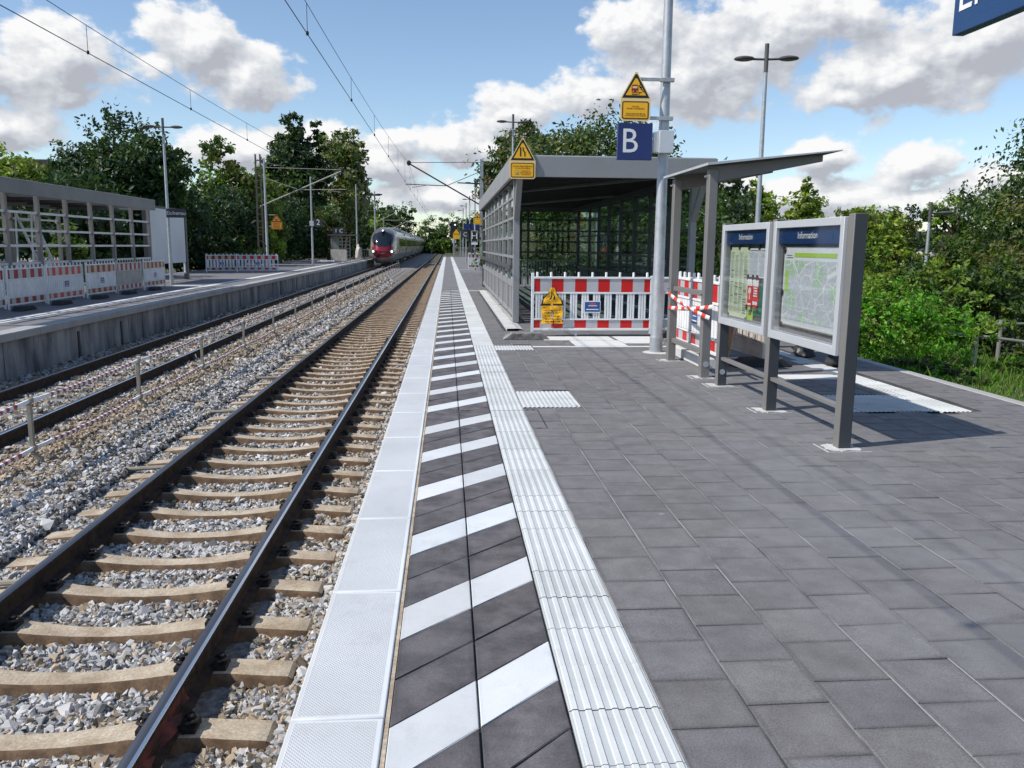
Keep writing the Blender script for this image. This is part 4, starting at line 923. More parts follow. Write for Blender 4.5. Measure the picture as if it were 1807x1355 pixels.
# cardboard and bags behind the board
V = [(0, 0, 0), (.22, -.05, 0), (.2, .08, .52), (.05, .1, .55)]
t = MB(); t.prism([(0, 0), (.30, .02), (.27, .30), (.20, .62), (.02, .60), (-.02, .25)], (0, 0, .004), (.25, -1, 0), (.28, .06, 1), .012); t.prism([(.02, 0.012), (.32, .0), (.26, .18), (.12, .22)], (-.03, -.03, .004), (.3, -1, 0), (-.1, -.02, 1), .008)
tag(t.build('cardboard_sheet', 'cardboard', smooth=False, loc=(3.50, 10.75, 0.002)), 'torn brown cardboard leaning behind the timetable case posts', 'cardboard')
def lump(name, label, cat, loc, s, m_, seed):
    random.seed(seed); bm = bmesh.new(); bmesh.ops.create_icosphere(bm, subdivisions=3, radius=1)
    from mathutils import noise
    for v in bm.verts:
        k = 1+.35*noise.noise(v.co*1.7+Vector((seed, 0, 0)))+.15*noise.noise(v.co*5); v.co = Vector((v.co.x*s[0]*k, v.co.y*s[1]*k, max(-.0, v.co.z*s[2]*k+s[2]*.55)))
    me = bpy.data.meshes.new(name); bm.to_mesh(me); bm.free(); me.shade_smooth(); me.materials.append(M[m_]); o = bpy.data.objects.new(name, me); col.objects.link(o); o.location = loc
    return tag(o, label, cat)
lump('refuse_bag', 'crumpled grey and black bag on the paving below the left part of the city map', 'bag', (5.0, 11.35, .003), (.16, .14, .12), 'bag', 3)
lump('refuse_bag', 'small black bag on the paving below the right part of the city map', 'bag', (5.02, 10.4, .003), (.14, .12, .09), 'rubber_dark', 5)
# station name sign, upper right, along the platform
t = thing('station_sign', 'large dark blue station name sign with white lettering, cut off at the upper right', 'sign', (2.935, 3.45, 2.712))
o = MB(); o.rng(-.035, .035, -1.4, 1.42, 0, .62); o.build('sign_box', 'sign_blue', t, .004)
text(t, 'Eichenau', .29, (-.038, 1.385, .205), FACE_W, 'white_paint', .001, align='LEFT')
p = MB()
for yy in (-1.0, -.1): p.tube((0.12, yy, -2.712), (0.12, yy, .5), .05, n=16); p.tube((0.12, yy, .3), (.03, yy, .3), .02)
p.build('post', 'galv', t)
# ================================================================== lamps
def lamp(name, label, loc, h, rz=0.0, double=True, group='platform lamps', z_ground=None, head=.36):
    t = thing(name, label, 'street lamp', loc, rz, group)
    galv_pole(t, h-.35, .066, .042, .9, .075)
    o = MB(); o.path([(0, 0, h-.62), (0, 0, h)], .05, 14); o.build('mast_sleeve', 'lamp_grey', t)
    for s in ((-1, 1) if double else (1,)):
        o = MB(); o.tube((s*.04, 0, h-.34), (s*.36, 0, h-.33), .026, n=8); o.build('arm', 'lamp_grey', t)
        o = MB(); o.lathe([(0, .055), (.10, .05), (.20, .028), (.235, 0.0), (.225, -.022), (.17, -.04)], (s*.50, 0, h-.32), 24, sy=.72); hd = o.build('lamp_head', 'lamp_grey', t)
        o = MB(); o.lathe([(.168, -.039), (.10, -.055), (0.001, -.06)], (s*.50, 0, h-.32), 24, sy=.72); o.build('lens', 'lens', hd)
    return t
lamp('platform_lamp', 'tall double headed lamp behind the thin canopy roof, against the clouds', (7.30, 19.6, -.2), 6.30, R(-8))
tl = lamp('platform_lamp', 'double headed lamp carrying the dark name sign on the far platform', (-11.0, 34.6, -.14), 6.42, R(6))
t = thing('name_sign', 'small dark station name sign with white lettering on the lamp by the white hoarding', 'sign', (-10.62, 34.4, 2.49))
o = MB(); o.rng(-.36, .36, -.03, .03, 0, .34); o.build('sign_box', 'frame_dark', t); text(t, 'Eichenau', .20, (0, -.032, .17), FACE_S, 'white_paint', .001)
t.rotation_euler.z = R(14)
lamp('platform_lamp', 'double headed lamp rising behind the yellow sign on the shelter roof corner', (2.9, 38.0, 0), 7.2, R(5))
lamp('car_park_lamp', 'single headed grey lamp standing in the bushes on the right', (15.0, 25.5, -1.2), 4.15, R(-4), double=False, group=None)
for y_, x_, h in ((60, 2.75, 6.0), (76, 2.65, 6.0), (92, 2.55, 6.0)):
    pass
for lbl, y_, x_, h in (('first slim lamp pole beyond the far end of the stair shelter', 62, 2.0, 6.3), ('second slim lamp pole beyond the stair shelter, in front of the blue signs', 84, 2.2, 6.3), ('third slim lamp pole at the far end of the near platform', 98, 2.15, 6.3), ('farthest slim lamp pole at the end of the near platform', 111, 2.05, 6.3)):
    t = lamp('platform_lamp', lbl, (x_, y_, 0), h, R(180), double=False, group='far platform lamps')
# ================================================================== far platform furniture
XS = -11.0
t = thing('glazing_frame_shelter', 'long grey steel shelter frame without glass on the far platform behind the row of barriers', 'shelter', (-12.6, 25, -.14)); L = Vector(t.location)
def W(mb, nm, mt, bev=0.0): return mb.build(nm, mt, t, bev, loc=-L)
p = MB(); a0, a1, b0, b1 = -14.4, -10.85, 16.5, 32.75
p.rng(a1-.06, a1, b0, b1, 2.70, 3.06); p.rng(a0, a0+.06, b0, b1, 2.70, 3.06); p.rng(a0+.062, a1-.062, b1-.06, b1, 2.70, 3.06); p.rng(a0+.062, a1-.062, b0, b0+.06, 2.70, 3.06); W(p, 'roof_fascia', 'fascia_shaded', .008)
p = MB(); p.rng(a0+.062, -12.45, b0+.062, b1-.062, 2.90, 3.02); W(p, 'roof_deck', 'roof_dark')  # front half left open, shaped to let sun onto the platform
p = MB(); p.rng(a1-.075, a1+.01, b0, b1, 3.062, 3.075); p.rng(a0, -12.45, b0, b1, 3.062, 3.075); W(p, 'roof_edge_sheet', 'zinc_sheet')
for xx, mt in ((XS, 'db_grey'), (-14.2, 'db_grey')):
    for k in range(9):
        yy = 18.75+1.70*k
        p = MB(); p.rng(xx-.05, xx+.05, yy-.06, yy+.06, -.14, 2.70); W(p, 'post', mt, .004)
    for zz in ((.95, 1.40, 1.80, 2.26) if xx == XS else (1.40, 2.26)):
        p = MB(); p.rng(xx-.03, xx+.03, 17, 32.3, zz-.03, zz+.03); W(p, 'cross_rail', 'alu')
for k in range(9):
    p = MB(); p.rng(-14.1, XS-.05, 18.0+1.7*k, 18.12+1.7*k, 2.74, 2.89); W(p, 'roof_rafter', 'db_dark')
# hoarding
t = thing('hoarding', 'blank white hoarding with dark frame beside the lamp on the far platform', 'hoarding', (-12.0, 37.5, -.14))
o = MB(); o.rng(-.03, .03, -2.45, 2.35, .78, 3.06); t.rotation_euler.z = 0; o.build('panel', 'board_white', t)
o = MB(); o.rng(-.10, .06, 2.37, 2.62, 0, 3.16); o.rng(-.08, -.035, -2.5, 2.36, 3.0, 3.16); o.rng(-.10, .06, -2.62, -2.47, 0, 3.16); o.build('frame', 'frame_dark', t)
o = MB(); o.rng(-.03, .03, -2.4, 2.3, .28, .34); o.rng(-.02, .04, 2.1, 2.2, .34, .77); o.build('lower_rail', 'white_paint', t)
# the row of barriers, facing the tracks
def fb(label, y0, L_, **kw):
    return barrier('safety_barrier', label, (-10.62-.004*(y0-20), y0, -.14), R(90), 'barriers on the far platform', foot='x', footmat='rubber_dark', foot_x=0.0, foot_c=-.1, L=L_, half=True, **kw)
fb('white barrier with red bands cut off at the left edge of the photo', 18.95, 2.1, style='closed', red='faded_red', wht='reflect_white')
fb('white barrier with red bands and no plate, under the left end of the shelter frame', 21.2, 1.95, style='closed', red='faded_red', plate=False)
fb('white barrier with bright red bands and blue plate, below the ladder in the shelter frame', 23.25, 2.25, style='closed')
fb('barrier with red and beige bands and blue plate, right of the bright red one', 25.75, 2.2, style='closed', red='faded_red', wht='reflect_beige')
fb('dirty beige barrier with slanted slats in the row on the far platform', 28.1, 2.25, style='slant', red='faded_red', plastic='white_worn', plate=False)
fb('white barrier with beige bands at the end of the row, beside the lamp foot', 30.55, 2.2, style='closed', red='faded_red', wht='reflect_beige')
for k in range(6):
    barrier('safety_barrier', 'white barrier standing behind the far platform shelter frame, only its pickets showing', (-14.75, 18.6+2.5*k, -.14), R(90), 'barriers behind the far shelter', foot=None, L=2.3, style='closed', plate=False)
barrier('safety_barrier', 'white barrier with pale red bands angled beside the hoarding frame', (-13.7, 49.2, -.14), R(42), 'barriers beyond the hoarding', foot=None, L=1.9, red='faded_red', wht='reflect_beige')
barrier('safety_barrier', 'white barrier with red bands and a white plate, right end beside the lattice mast', (-12.28, 50.4, -.14), R(8), 'barriers beyond the hoarding', foot=None, L=2.35)
# clutter behind the shelter frame
t = thing('covered_container', 'white bowl shaped container under a red cover behind the shelter frame at the left', 'container', (-16.0, 28.3, 0))
o = MB(); o.lathe([(.35, .95), (.9, 1.35), (1.15, 2.2), (1.18, 2.32)], (0, 0, 0), 28, sx=1.15); o.lathe([(.2, -.9), (.2, .95)], (0, 0, 0), 10); o.build('bowl', 'white_worn', t)
o = MB(); o.lathe([(1.24, 2.33), (1.2, 2.5), (.9, 2.78), (.45, 2.9), (.001, 2.93)], (0, 0, 0), 28, sx=1.15); o.build('cover', 'container_red', t)
t = thing('stair_ladder', 'leaning pale metal builder ladder inside the shelter frame on the far platform', 'ladder', (-12.9, 27.6, -.14)); o = MB()
for xx in (0, .45): o.bar((xx, -1.0, 2.5), (xx, 1.0, .0), .05, .08)
for k in range(11): o.bar((0, -1+.18*k, 2.5-.225*k), (.45, -1+.18*k, 2.5-.225*k), .08, .03)
o.build('ladder_frame', 'alu', t); o = MB()
for xx in (0, .45): o.bar((xx, -1.0, 2.5), (xx, -1.15, 0), .04, .04); o.bar((xx, .1, 1.2), (xx, -1.1, .7), .03, .03)
o.build('ladder_support', 'alu', t)
# masts, signs on the far platform
t = thing('lattice_mast', 'dark steel lattice catenary mast beside a grey pole on the far platform', 'mast', (-11.95, 55.6, -.3)); o = MB()
for a in (-.17, .17):
    for b_ in (-.13, .13): o.bar((a, b_, 0), (a*.85, b_*.85, 7.4), .05, .05)
for k in range(17):
    for b_ in (-.13, .13): o.bar((-.17, b_, .3+.42*k), (.17, b_, .3+.42*k), .03, .05)
o.build('lattice', 'lattice_steel', t)
def cant(t, mast_x, y_, xw, mir, dark):
    """catenary bracket from mast to wire"""
    mt = 'strut_black' if dark else 'strut_tan'; L = Vector(t.location)
    o = MB(); o.tube((mast_x, y_, 3.85), (xw, y_, 6.15), .04, n=8); o.build('diagonal_strut', mt, t, loc=-L)
    o = MB(); o.tube((mast_x, y_, 6.28), (xw, y_, 6.2), .018, n=6); s = 1 if mast_x > xw else -1
    o.tube((xw+(mast_x-xw)*.54, y_, 4.95), (mast_x, y_, 5.75), .02, n=6); o.build('tie_rod', mt, t, loc=-L)
    o = MB(); o.tube((xw-s*.2, y_, 4.98), (xw+(mast_x-xw)*.52, y_, 4.92), .025, n=6); o.tube((xw+s*.95, y_, 4.92), (xw+s*.15, y_, 4.80), .015, n=6); o.build('steady_arm', mt, t, loc=-L)
    o = MB()
    for q in range(5): o.lathe([(.02, -.02), (.075, 0), (.02, .02)], (xw+s*(1.25+.12*q), y_, 4.93), 10)
    o.lathe([(.001, .17), (.11, .1), (.13, 0), (.10, -.1), (.001, -.16)], (xw, y_, 6.17), 10); o.build('insulator', 'strut_black', t, loc=-L)
cant(t, -11.9, 55.5, TC2(55.5), 1, False)
t = thing('grey_pole', 'tall light grey pole with an orange warning sign, in front of the lattice mast', 'pole', (-11.45, 55, -.14)); galv_pole(t, 6.95, .085, .055, .6, .11)
o = MB()
for zz in (3.45, 2.75): o.tube((0, 0, zz), (.55, 0, zz), .022, n=6)
o.build('sign_bracket', 'galv', t)
o = MB(); o.tube((0, 0, 6.65), (.7, 0, 6.55), .03, n=6); o.lathe([(0, .05), (.28, .02), (.3, -.02), (.2, -.05)], (.85, 0, 6.5), 16, sy=.6); o.build('lamp_head', 'lamp_grey', t)
ts = thing('track_warning_sign', 'weathered orange triangle and plate on the pole by the lattice mast', 'sign', (-10.78, 54.9, 2.42), group='yellow warning signs')
pl, zt = warn_sign(ts, (0, 0, 0), .68, .50, .42, 1, old=True)
o = MB(); o.prism([(-.09, zt+.10), (.10, zt+.10), (.02, zt+.2), (-.07, zt+.2)], (0, -.0054, 0), (1, 0, 0), (0, 0, 1), .0016); o.build('pictogram', 'red_ink', pl)
o = MB()
for k in range(4): o.rng(-.22, .22-.06*(k % 2), -.008, -.0056, .1+.08*k, .125+.08*k)
o.build('text_lines', 'brown_ink', pl)
t = thing('grey_pole', 'slim light pole with the dark sector sign 2 on the far platform', 'pole', (-10.95, 70, -.14)); galv_pole(t, 7.0, .085, .055, .4, .1)
o = MB(); o.rng(-.16, .16, -.12, .08, 3.1, 3.5); o.build('junction_box', 'alu', t, .01)
o = MB(); o.tube((0, 0, 6.85), (.5, 0, 6.75), .03, n=6); o.lathe([(0, .05), (.3, .02), (.32, -.02), (.2, -.05)], (.8, 0, 6.65), 16, sy=.6); o.build('lamp_head', 'lamp_grey', t)
t = thing('track_number_sign', 'dark sign with white figure 2 beside the slim pole on the far platform', 'sign', (-10.42, 69.9, 2.93)); o = MB(); o.rng(-.33, .33, -.04, .04, 0, .62); o.build('sign_box', 'frame_dark', t); text(t, '2', .62, (0, -.042, .31), FACE_S, 'white_paint', .001)
t = thing('grey_pole', 'light pole at the end of the far platform, left of the train', 'pole', (-10.35, 98.5, -.14)); galv_pole(t, 8.4, .09, .06, .4, .1)
t = thing('grey_pole', 'grey mast with a crossbar in front of the trees, just left of the train', 'pole', (-9.9, 118, -.9)); galv_pole(t, 9.6, .12, .09, .4, .13); o = MB(); o.rng(-.8, .8, -.05, .05, 9.0, 9.2); o.lathe([(0, .12), (.5, .05), (.4, -.1)], (.6, 0, 9.2), 10); o.lathe([(0, .12), (.5, .05), (.4, -.1)], (-.6, 0, 9.2), 10); o.build('crossbar', 'lamp_grey', t)
# small shelter on the far platform with signs, boxes
t = thing('small_shelter', 'small grid walled platform shelter far down the far platform, left of the train', 'shelter', (-10.4, 85, -.14)); o = MB()
for a in (-1.05, -.35, .0, .75): o.rng(a-.05, a+.05, -.05, .05, 0, 2.5)
for k in range(7): o.rng(-.3, .72, -.04, .04, .2+.34*k, .29+.34*k)
o.rng(-1.05, -.4, -.02, .02, .1, 2.4); o.build('grid_wall', 'steel_rail', t); o = MB(); o.rng(-1.35, 1.55, -.9, .9, 2.5, 2.62); o.build('roof', 'lamp_grey', t)
text(t, '1', .5, (-.45, -.9, 2.95), FACE_S, 'white_paint', .02); text(t, 'C', .5, (.05, -.9, 2.95), FACE_S, 'white_paint', .02)
o = MB(); o.rng(-.75, .4, -.86, -.80, 2.64, 3.25); o.build('sector_sign', 'frame_dark', t)
t = tag(MB().rng(-.62, .88, -.35, .35, .08, 1.15, 0).rng(-.55, -.4, -.3, .3, 0, .08, 1).rng(.65, .8, -.3, .3, 0, .08, 1).build('plank_crate', ['crate', 'frame_dark'], bevel=.02, loc=(-10.55, 82.6, -.14)), 'stained pale box standing in front of the small far shelter', 'crate')
tag(MB().rng(-.5, 1.1, -.3, .3, 0, .16).build('pallet', 'white_strip', bevel=.02, loc=(-11.6, 80, -.13)), 'low white slab lying on the far platform beside the stained box', 'slab')
lump('wrapped_bundle', 'pale wrapped bundle at the foot of the light pole left of the train', 'bundle', (-10.1, 97.5, -.14), (.35, .35, 1.0), 'white_worn', 4)
t = thing('end_railing', 'grey railing at the end of the far platform, left of the train', 'railing', (-9.4, 101, -.14)); o = MB()
for k in range(9): o.rng(-.75+.2*k-.015, -.75+.2*k+.015, -.015, .015, 0, 1.1)
o.rng(-.8, .9, -.03, .03, 1.05, 1.12); o.rng(-.8, .9, -.03, .03, .12, .18); o.build('railing_frame', 'steel_rail', t)
# ================================================================== banded railing between the tracks
XF = -4.55
t = thing('safety_railing', 'red and white banded safety railing on bent posts between the two tracks', 'railing', (XF, 9.3, -1.0)); L = Vector(t.location)
ZT, ZL = -.205, -.735
ypost = [9.32+3.235*k for k in range(-1, 24)]
def xf(y_): return XF-.0035*max(0, y_-25)
for yy in ypost:
    p = MB(); x_ = xf(yy); p.bar((x_, yy, -.80), (x_, yy, ZT+.01), .045, .045, up=(0, 1, 0)); p.bar((x_, yy, -.79), (x_+.30, yy+.02, -1.03), .04, .04)
    for zz in (ZT, ZL): p.rng(x_-.04, x_+.04, yy-.03, yy+.03, zz-.028, zz+.03)
    p.build('post', 'post_tan', t, .004 if yy < 20 else 0, loc=-L)
    p = MB(); p.tube((x_+.42, yy-.04, -1.0), (TC1-G-.05, yy-.02, -.955), .024, n=8); p.build('clamp_tube', 'post_tan', t, loc=-L)
for i in range(len(ypost)-1):
    for zz in (ZT, ZL):
        a, b_ = ypost[i], ypost[i+1]; nseg = 46 if a < 26 else 20; pts = [(xf(a)+(xf(b_)-xf(a))*k/nseg+.008*math.sin(k*.6), a+(b_-a)*k/nseg, zz-.035*4*(k/nseg)*(1-k/nseg)) for k in range(nseg+1)]
        ms = [(1 if (k < nseg*.12 or k > nseg*.9 or k % 2 == 0) else 0) for k in range(nseg)]
        p = MB(); p.path(pts, .024, 6, 1, mats=ms); p.build('banded_rail', ['band_red', 'white_plastic'], t, loc=-L)
# ================================================================== overhead line
t = thing('catenary_mast', 'slim steel catenary mast with black bracket over the near track, beyond the stair shelter', 'mast', (2.0, 50, 0)); L = Vector(t.location)
p = MB(); p.bar((2.0, 50, 0), (2.0, 50, 6.45), .20, .12); p.build('mast', 'galv', t, loc=-L)
p = MB(); p.bar((2.0, 50, 5.05), (.6, 50, 5.1), .10, .06); p.rng(2.1, 2.6, 49.95, 50.05, 5.0, 5.08); p.build('cross_arm', 'strut_black', t, loc=-L)
cant(t, 1.93, 50, -2.2, 1, True)
tsg = thing('track_warning_sign', 'yellow triangle and plate hanging from the catenary mast beyond the stair shelter', 'sign', (1.75, 49.8, 2.72), group='yellow warning signs'); pl, zt = warn_sign(tsg, (0, 0, 0), .46, .38, .33, 1)
o = MB(); o.prism([(-.05, zt+.06), (.05, zt+.06), (.01, zt+.15), (-.04, zt+.15)], (0, -.0054, 0), (1, 0, 0), (0, 0, 1), .0016); o.build('pictogram', 'red_ink', pl)
def wires(lab, xfun, spans, blue):
    """messenger sags between supports; contact wire level; droppers join them"""
    def zm(y_):
        for a, b_ in spans:
            if a <= y_ <= b_: f = (y_-a)/(b_-a); return 6.2-(0.95)*4*f*(1-f)
        return 6.2
    yy0, yy1 = spans[0][0], spans[-1][1]; ysn = [yy0+k*2.0 for k in range(int((yy1-yy0)/2)+1)]
    p = MB(); p.path([(xfun(q), q, 4.79) for q in ysn], .0075, 6); o = p.build('contact_wire', 'wire'); tag(o, 'lower contact wire over the %s track' % lab, 'wire', 'overhead wires')
    p = MB(); p.path([(xfun(q)+.0, q, zm(q)) for q in ysn], .006, 6); o = p.build('messenger_wire', 'wire_blue'); tag(o, 'upper messenger wire over the %s track, holding the droppers' % lab, 'wire', 'overhead wires')
    for k in range(int((yy1-yy0)/6.2)):
        q = yy0+3.0+6.2*k; p = MB(); p.tube((xfun(q), q, zm(q)), (xfun(q), q, 4.79), .005, n=5); p.lathe([(.02, -.03), (.025, 0), (.02, .03)], (xfun(q), q, 4.80), 6); p.build('dropper', 'wire', o)
wires('near', lambda q: -2.2, [(-26, 50), (50, 112), (112, 176), (176, 240)], True)
wires('far', lambda q: TC2(q), [(-18, 55.5), (55.5, 118), (118, 182)], True)
# further brackets over the far track
for yy, lab in ((122, 'tan catenary bracket above the roof of the train nose'), (165, 'farther tan catenary bracket over the middle of the train')):
    t = thing('catenary_mast', lab, 'mast', (TC2(yy)-5.0, yy, -.9)); L = Vector(t.location); p = MB(); p.bar((TC2(yy)-4.6, yy, -.9), (TC2(yy)-4.6, yy, 6.9), .22, .2); p.build('mast', 'post_tan', t, loc=-L); cant(t, TC2(yy)-4.5, yy, TC2(yy)+.2, 1, False)
# ================================================================== far end of the near platform
t = thing('platform_canopy', 'small flat roofed shelter with blue signs far along the near platform', 'shelter', (2.1, 76, 0)); o = MB(); o.rng(-1.05, 1.2, -1, 1, 2.75, 2.9); o.build('roof', 'frame_dark', t)
o = MB(); o.rng(.0, .1, -.8, .8, 0, 2.75); o.rng(.9, 1.0, -.8, .8, 0, 2.75); o.rng(-.2, .0, -.05, .05, 0, 2.75); o.build('wall_frame', 'db_dark', t)
o = MB(); o.rng(-.62, -.08, -1.1, -1.04, 2.92, 3.4); o.rng(.02, .72, -1.1, -1.04, 2.92, 3.4); o.build('roof_sign', 'db_blue', t)
t = thing('sector_sign', 'small dark sign with white C under the roof of the far small shelter', 'sign', (1.55, 74.6, 2.18)); o = MB(); o.rng(-.35, .3, -.04, .04, 0, .55); o.build('sign_box', 'frame_dark', t); text(t, 'C', .5, (0, -.042, .27), FACE_S, 'white_paint', .001)
o = MB(); o.tube((.1, .1, -2.18), (.1, .1, .0), .05); o.build('post', 'galv', t)
t = thing('stop_board', 'black stop board with white letter H and white frame, left of the shelter wall', 'sign', (1.84, 58, 1.78)); o = MB(); o.rng(-.23, .23, -.02, .02, 0, .72); o.build('sign_plate', 'white_paint', t); o = MB(); o.rng(-.20, .20, -.026, -.0215, .03, .69); o.build('sign_field', 'black_ink', t); text(t, 'H', .62, (0, -.028, .36), FACE_S, 'white_paint', .001)
o = MB(); o.rng(-.22, .22, -.02, .02, -.22, -.06); o.build('lower_plate', 'white_paint', t); o = MB(); o.tube((0, .06, -1.78), (0, .06, .6), .04); o.build('post', 'galv', t)
barrier('safety_barrier', 'white barrier with dark red bands standing far along the near platform', (1.32, 53.5, 0), R(4), 'barriers on the near platform', foot=None, L=.85, red='faded_red', style='closed', plate=False)
barrier('safety_barrier', 'narrow end of a red and white barrier against the far corner of the stair shelter', (2.02, 50.5, 0), R(0), 'barriers on the near platform', foot=None, L=.5, style='closed', plate=False)
t = thing('light_signal', 'black railway signal with a small white light above the end of the near track', 'signal', (1.0, 128, -.9)); o = MB(); o.tube((0, 0, 0), (0, 0, 4.6), .09); o.build('mast', 'galv', t); o = MB(); o.rng(-.5, .5, -.15, .15, 3.9, 5.9); o.build('signal_head', 'signal_black', t); o = MB(); o.lathe([(.001, 0), (.13, 0)], (0, 0, 0), 10); 
o = MB(); o.prism([(.12*math.cos(R(a)), .12*math.sin(R(a))) for a in range(0, 360, 30)], (.15, -.16, 5.45), (1, 0, 0), (0, 0, 1), -.01); o.build('signal_lamp', 'signal_lit', t); o = MB(); o.rng(-.28, .28, -.03, .03, 2.75, 3.3); o.build('mast_plate', 'white_paint', t)
t = thing('yellow_marker', 'small yellow plate on a post at the end of the near platform', 'sign', (1.1, 106, 0)); o = MB(); o.rng(-.4, .4, -.02, .02, 2.3, 2.95); o.prism([(-.4, 2.96), (.4, 2.96), (0, 3.5)], (0, -.02, 0), (1, 0, 0), (0, 0, 1), -.04); o.build('sign_plate', 'yellow', t); o = MB(); o.tube((0.5, 0, 0), (.5, 0, 3.2), .05); o.tube((.5, 0, 2.6), (0, 0, 2.6), .03); o.build('post', 'galv', t)
t = thing('end_railing', 'pale railing across the end of the near platform', 'railing', (1.9, 113.5, 0)); o = MB()
for k in range(10): o.rng(-1.2+.4*k-.03, -1.2+.4*k+.03, -.03, .03, -.4, 1.2)
o.rng(-1.25, 2.5, -.035, .035, 1.15, 1.25); o.rng(-1.25, 2.5, -.03, .03, .5, .56); o.build('railing_frame', 'post_tan', t)
# handrail on the slope at right
t = thing('ramp_handrail', 'metal handrail with round post in the grass right of the platform', 'railing', (8.27, 12.5, -.5)); o = MB()
o.tube((0, 0, -.1), (0, 0, .70), .05, n=12); o.build('post', 'steel_rail', t); o = MB(); o.tube((2.13, 2.5, -.3), (2.13, 2.5, .70), .035, n=10); o.build('post', 'steel_rail', t)
o = MB(); o.path([(-.55, .15, .70), (0, 0, .67), (2.2, -.5, .42)], .024, 10); o.build('rail', 'steel_rail', t); o = MB(); o.path([(.6, 2.3, .60), (2.13, 2.5, .62), (5.5, 2.9, .64)], .024, 10); o.build('rail', 'steel_rail', t)
# ================================================================== train
t = thing('passenger_train', 'silver and dark red express train with lit headlights arriving on the far track', 'train', (TC2(92), 92.0, RT), .009)
ring = []
NR = 80
for k in range(NR):
    a = 2*math.pi*k/NR; ca, sa = math.cos(a), math.sin(a); n_ = 3.2
    ring.append((1.44*math.copysign(abs(ca)**(2/n_), ca), 2.22+1.96*math.copysign(abs(sa)**(2/n_), sa)))
ring = [(x_*(1.0 if z_ > 1.2 else .96) * (1-.10*max(0, (z_-2.9)/1.3)**2), z_) for x_, z_ in ring]
rhos = [0.01]+[.05*k for k in range(1, 17)]+[.83, .86, .89, .92, .945, .965, .98, .992, 1.0]; V = []; F = []; FM = []
cz = 1.9
for rho in rhos:
    for x_, z_ in ring:
        xx, zz = x_*rho, cz+(z_-cz)*rho
        yy = 2.3*(1-math.sqrt(max(0, 1-rho**3.0)))+max(0, zz-1.7)*.42+max(0, .9-zz)*.5
        V.append((xx, yy, zz))
nr = len(rhos)
for yv in (4.6, 7.0):
    for x_, z_ in ring: V.append((x_, yv, z_))
def nose_mat(x_, z_, y_):
    if y_ > 3.2: return 1 if False else (0 if z_ < 3.5 else 5)
    if (abs(x_)/1.13)**3.0+((abs(z_-2.88))/.80)**2.6 < 1: return 3
    if (abs(x_)/1.16)**2.4+((abs(z_-1.75))/(.86))**2.2 < 1: return 2
    if z_ > 2.75: return 1
    return 0
for j in range(nr+1):
    for k in range(NR):
        q = (j*NR+k, j*NR+(k+1) % NR, (j+1)*NR+(k+1) % NR, (j+1)*NR+k); c_ = sum((Vector(V[i]) for i in q), Vector())/4
        F.append(q); FM.append(nose_mat(c_.x, c_.z, c_.y))
F.append(tuple(range(NR))); FM.append(2)
nm = ['train_silver', 'train_grey', 'train_red', 'train_glass', 'train_under', 'train_roof']
o = MB(); o.add(V, F, FM); nose = o.build('nose', nm, t)
for x_, z_, y_ in ((-1.0, 1.62, 0), (1.0, 1.62, 0), (0, 3.86, 0)):
    rho = .72 if z_ < 3 else .8; yy = (.16 if z_ < 3 else 1.02); o = MB()
    o.path([(x_, yy-.16, z_), (x_, yy+.7, z_)], [.24, .26] if z_ < 3 else [.17, .2], 16, 0); h_ = o.build('light_housing', 'train_grey', t)
    o = MB(); o.path([(x_, yy-.19, z_), (x_, yy-.165, z_)], [.11, .12] if z_ < 3 else [.08, .09], 16); o.build('headlight', 'headlight', h_)
o = MB(); o.box((0, -.02, 1.42), (.42, .03, .06)); o.build('badge', 'train_silver', t)
y_ = 7.0
for car in range(8):
    ln = 21.0 if car == 0 else 25.2
    o = MB(); V = []; F = []; FM = []
    for yv in (y_+.001, y_+ln):
        for x_, z_ in ring: V.append((x_, yv, z_))
    for k in range(NR):
        z_ = (ring[k][1]+ring[(k+1) % NR][1])/2; F.append((k, (k+1) % NR, NR+(k+1) % NR, NR+k)); FM.append(2 if z_ > 3.85 else (0 if z_ > .62 else 1))
    F += [tuple(range(NR)), tuple(range(2*NR-1, NR-1, -1))]; FM += [1, 1]
    o.add(V, F, FM); cb = o.build('car_body', ['train_silver', 'train_under', 'train_roof'], t)
    o = MB()
    for s in (-1, 1): o.rng(s*1.415-.012+s*.03, s*1.415+.012+s*.03, y_+1.2, y_+ln-1.2, 2.15, 3.05)
    o.build('window_band', 'train_glass', cb)
    o = MB()
    for s in (-1, 1): o.rng(s*1.415-.01+s*.03, s*1.415+.01+s*.03, y_+.6, y_+1.0, .75, 3.3)
    o.build('door', 'train_grey', cb)
    o = MB()
    for k in range(3): o.rng(-.9, .9, y_+3+7*k, y_+6.5+7*k, 4.16, 4.38)
    o.build('roof_unit', 'train_roof', cb)
    if car < 7: o = MB(); o.rng(-1.25, 1.25, y_+ln, y_+ln+.72, .6, 3.85); o.build('gangway', 'train_under', t)
    o = MB()
    for yb in (y_+3.5, y_+ln-3.5):
        for a in (-1.3, 1.3):
            for s in (-G, G): o.path([(s-.07, yb+a, .46), (s+.07, yb+a, .46)], .46, 18)
        o.rng(-1.0, 1.0, yb-1.8, yb+1.8, .35, .75)
    o.build('bogie', 'train_under', cb); y_ += ln+.72
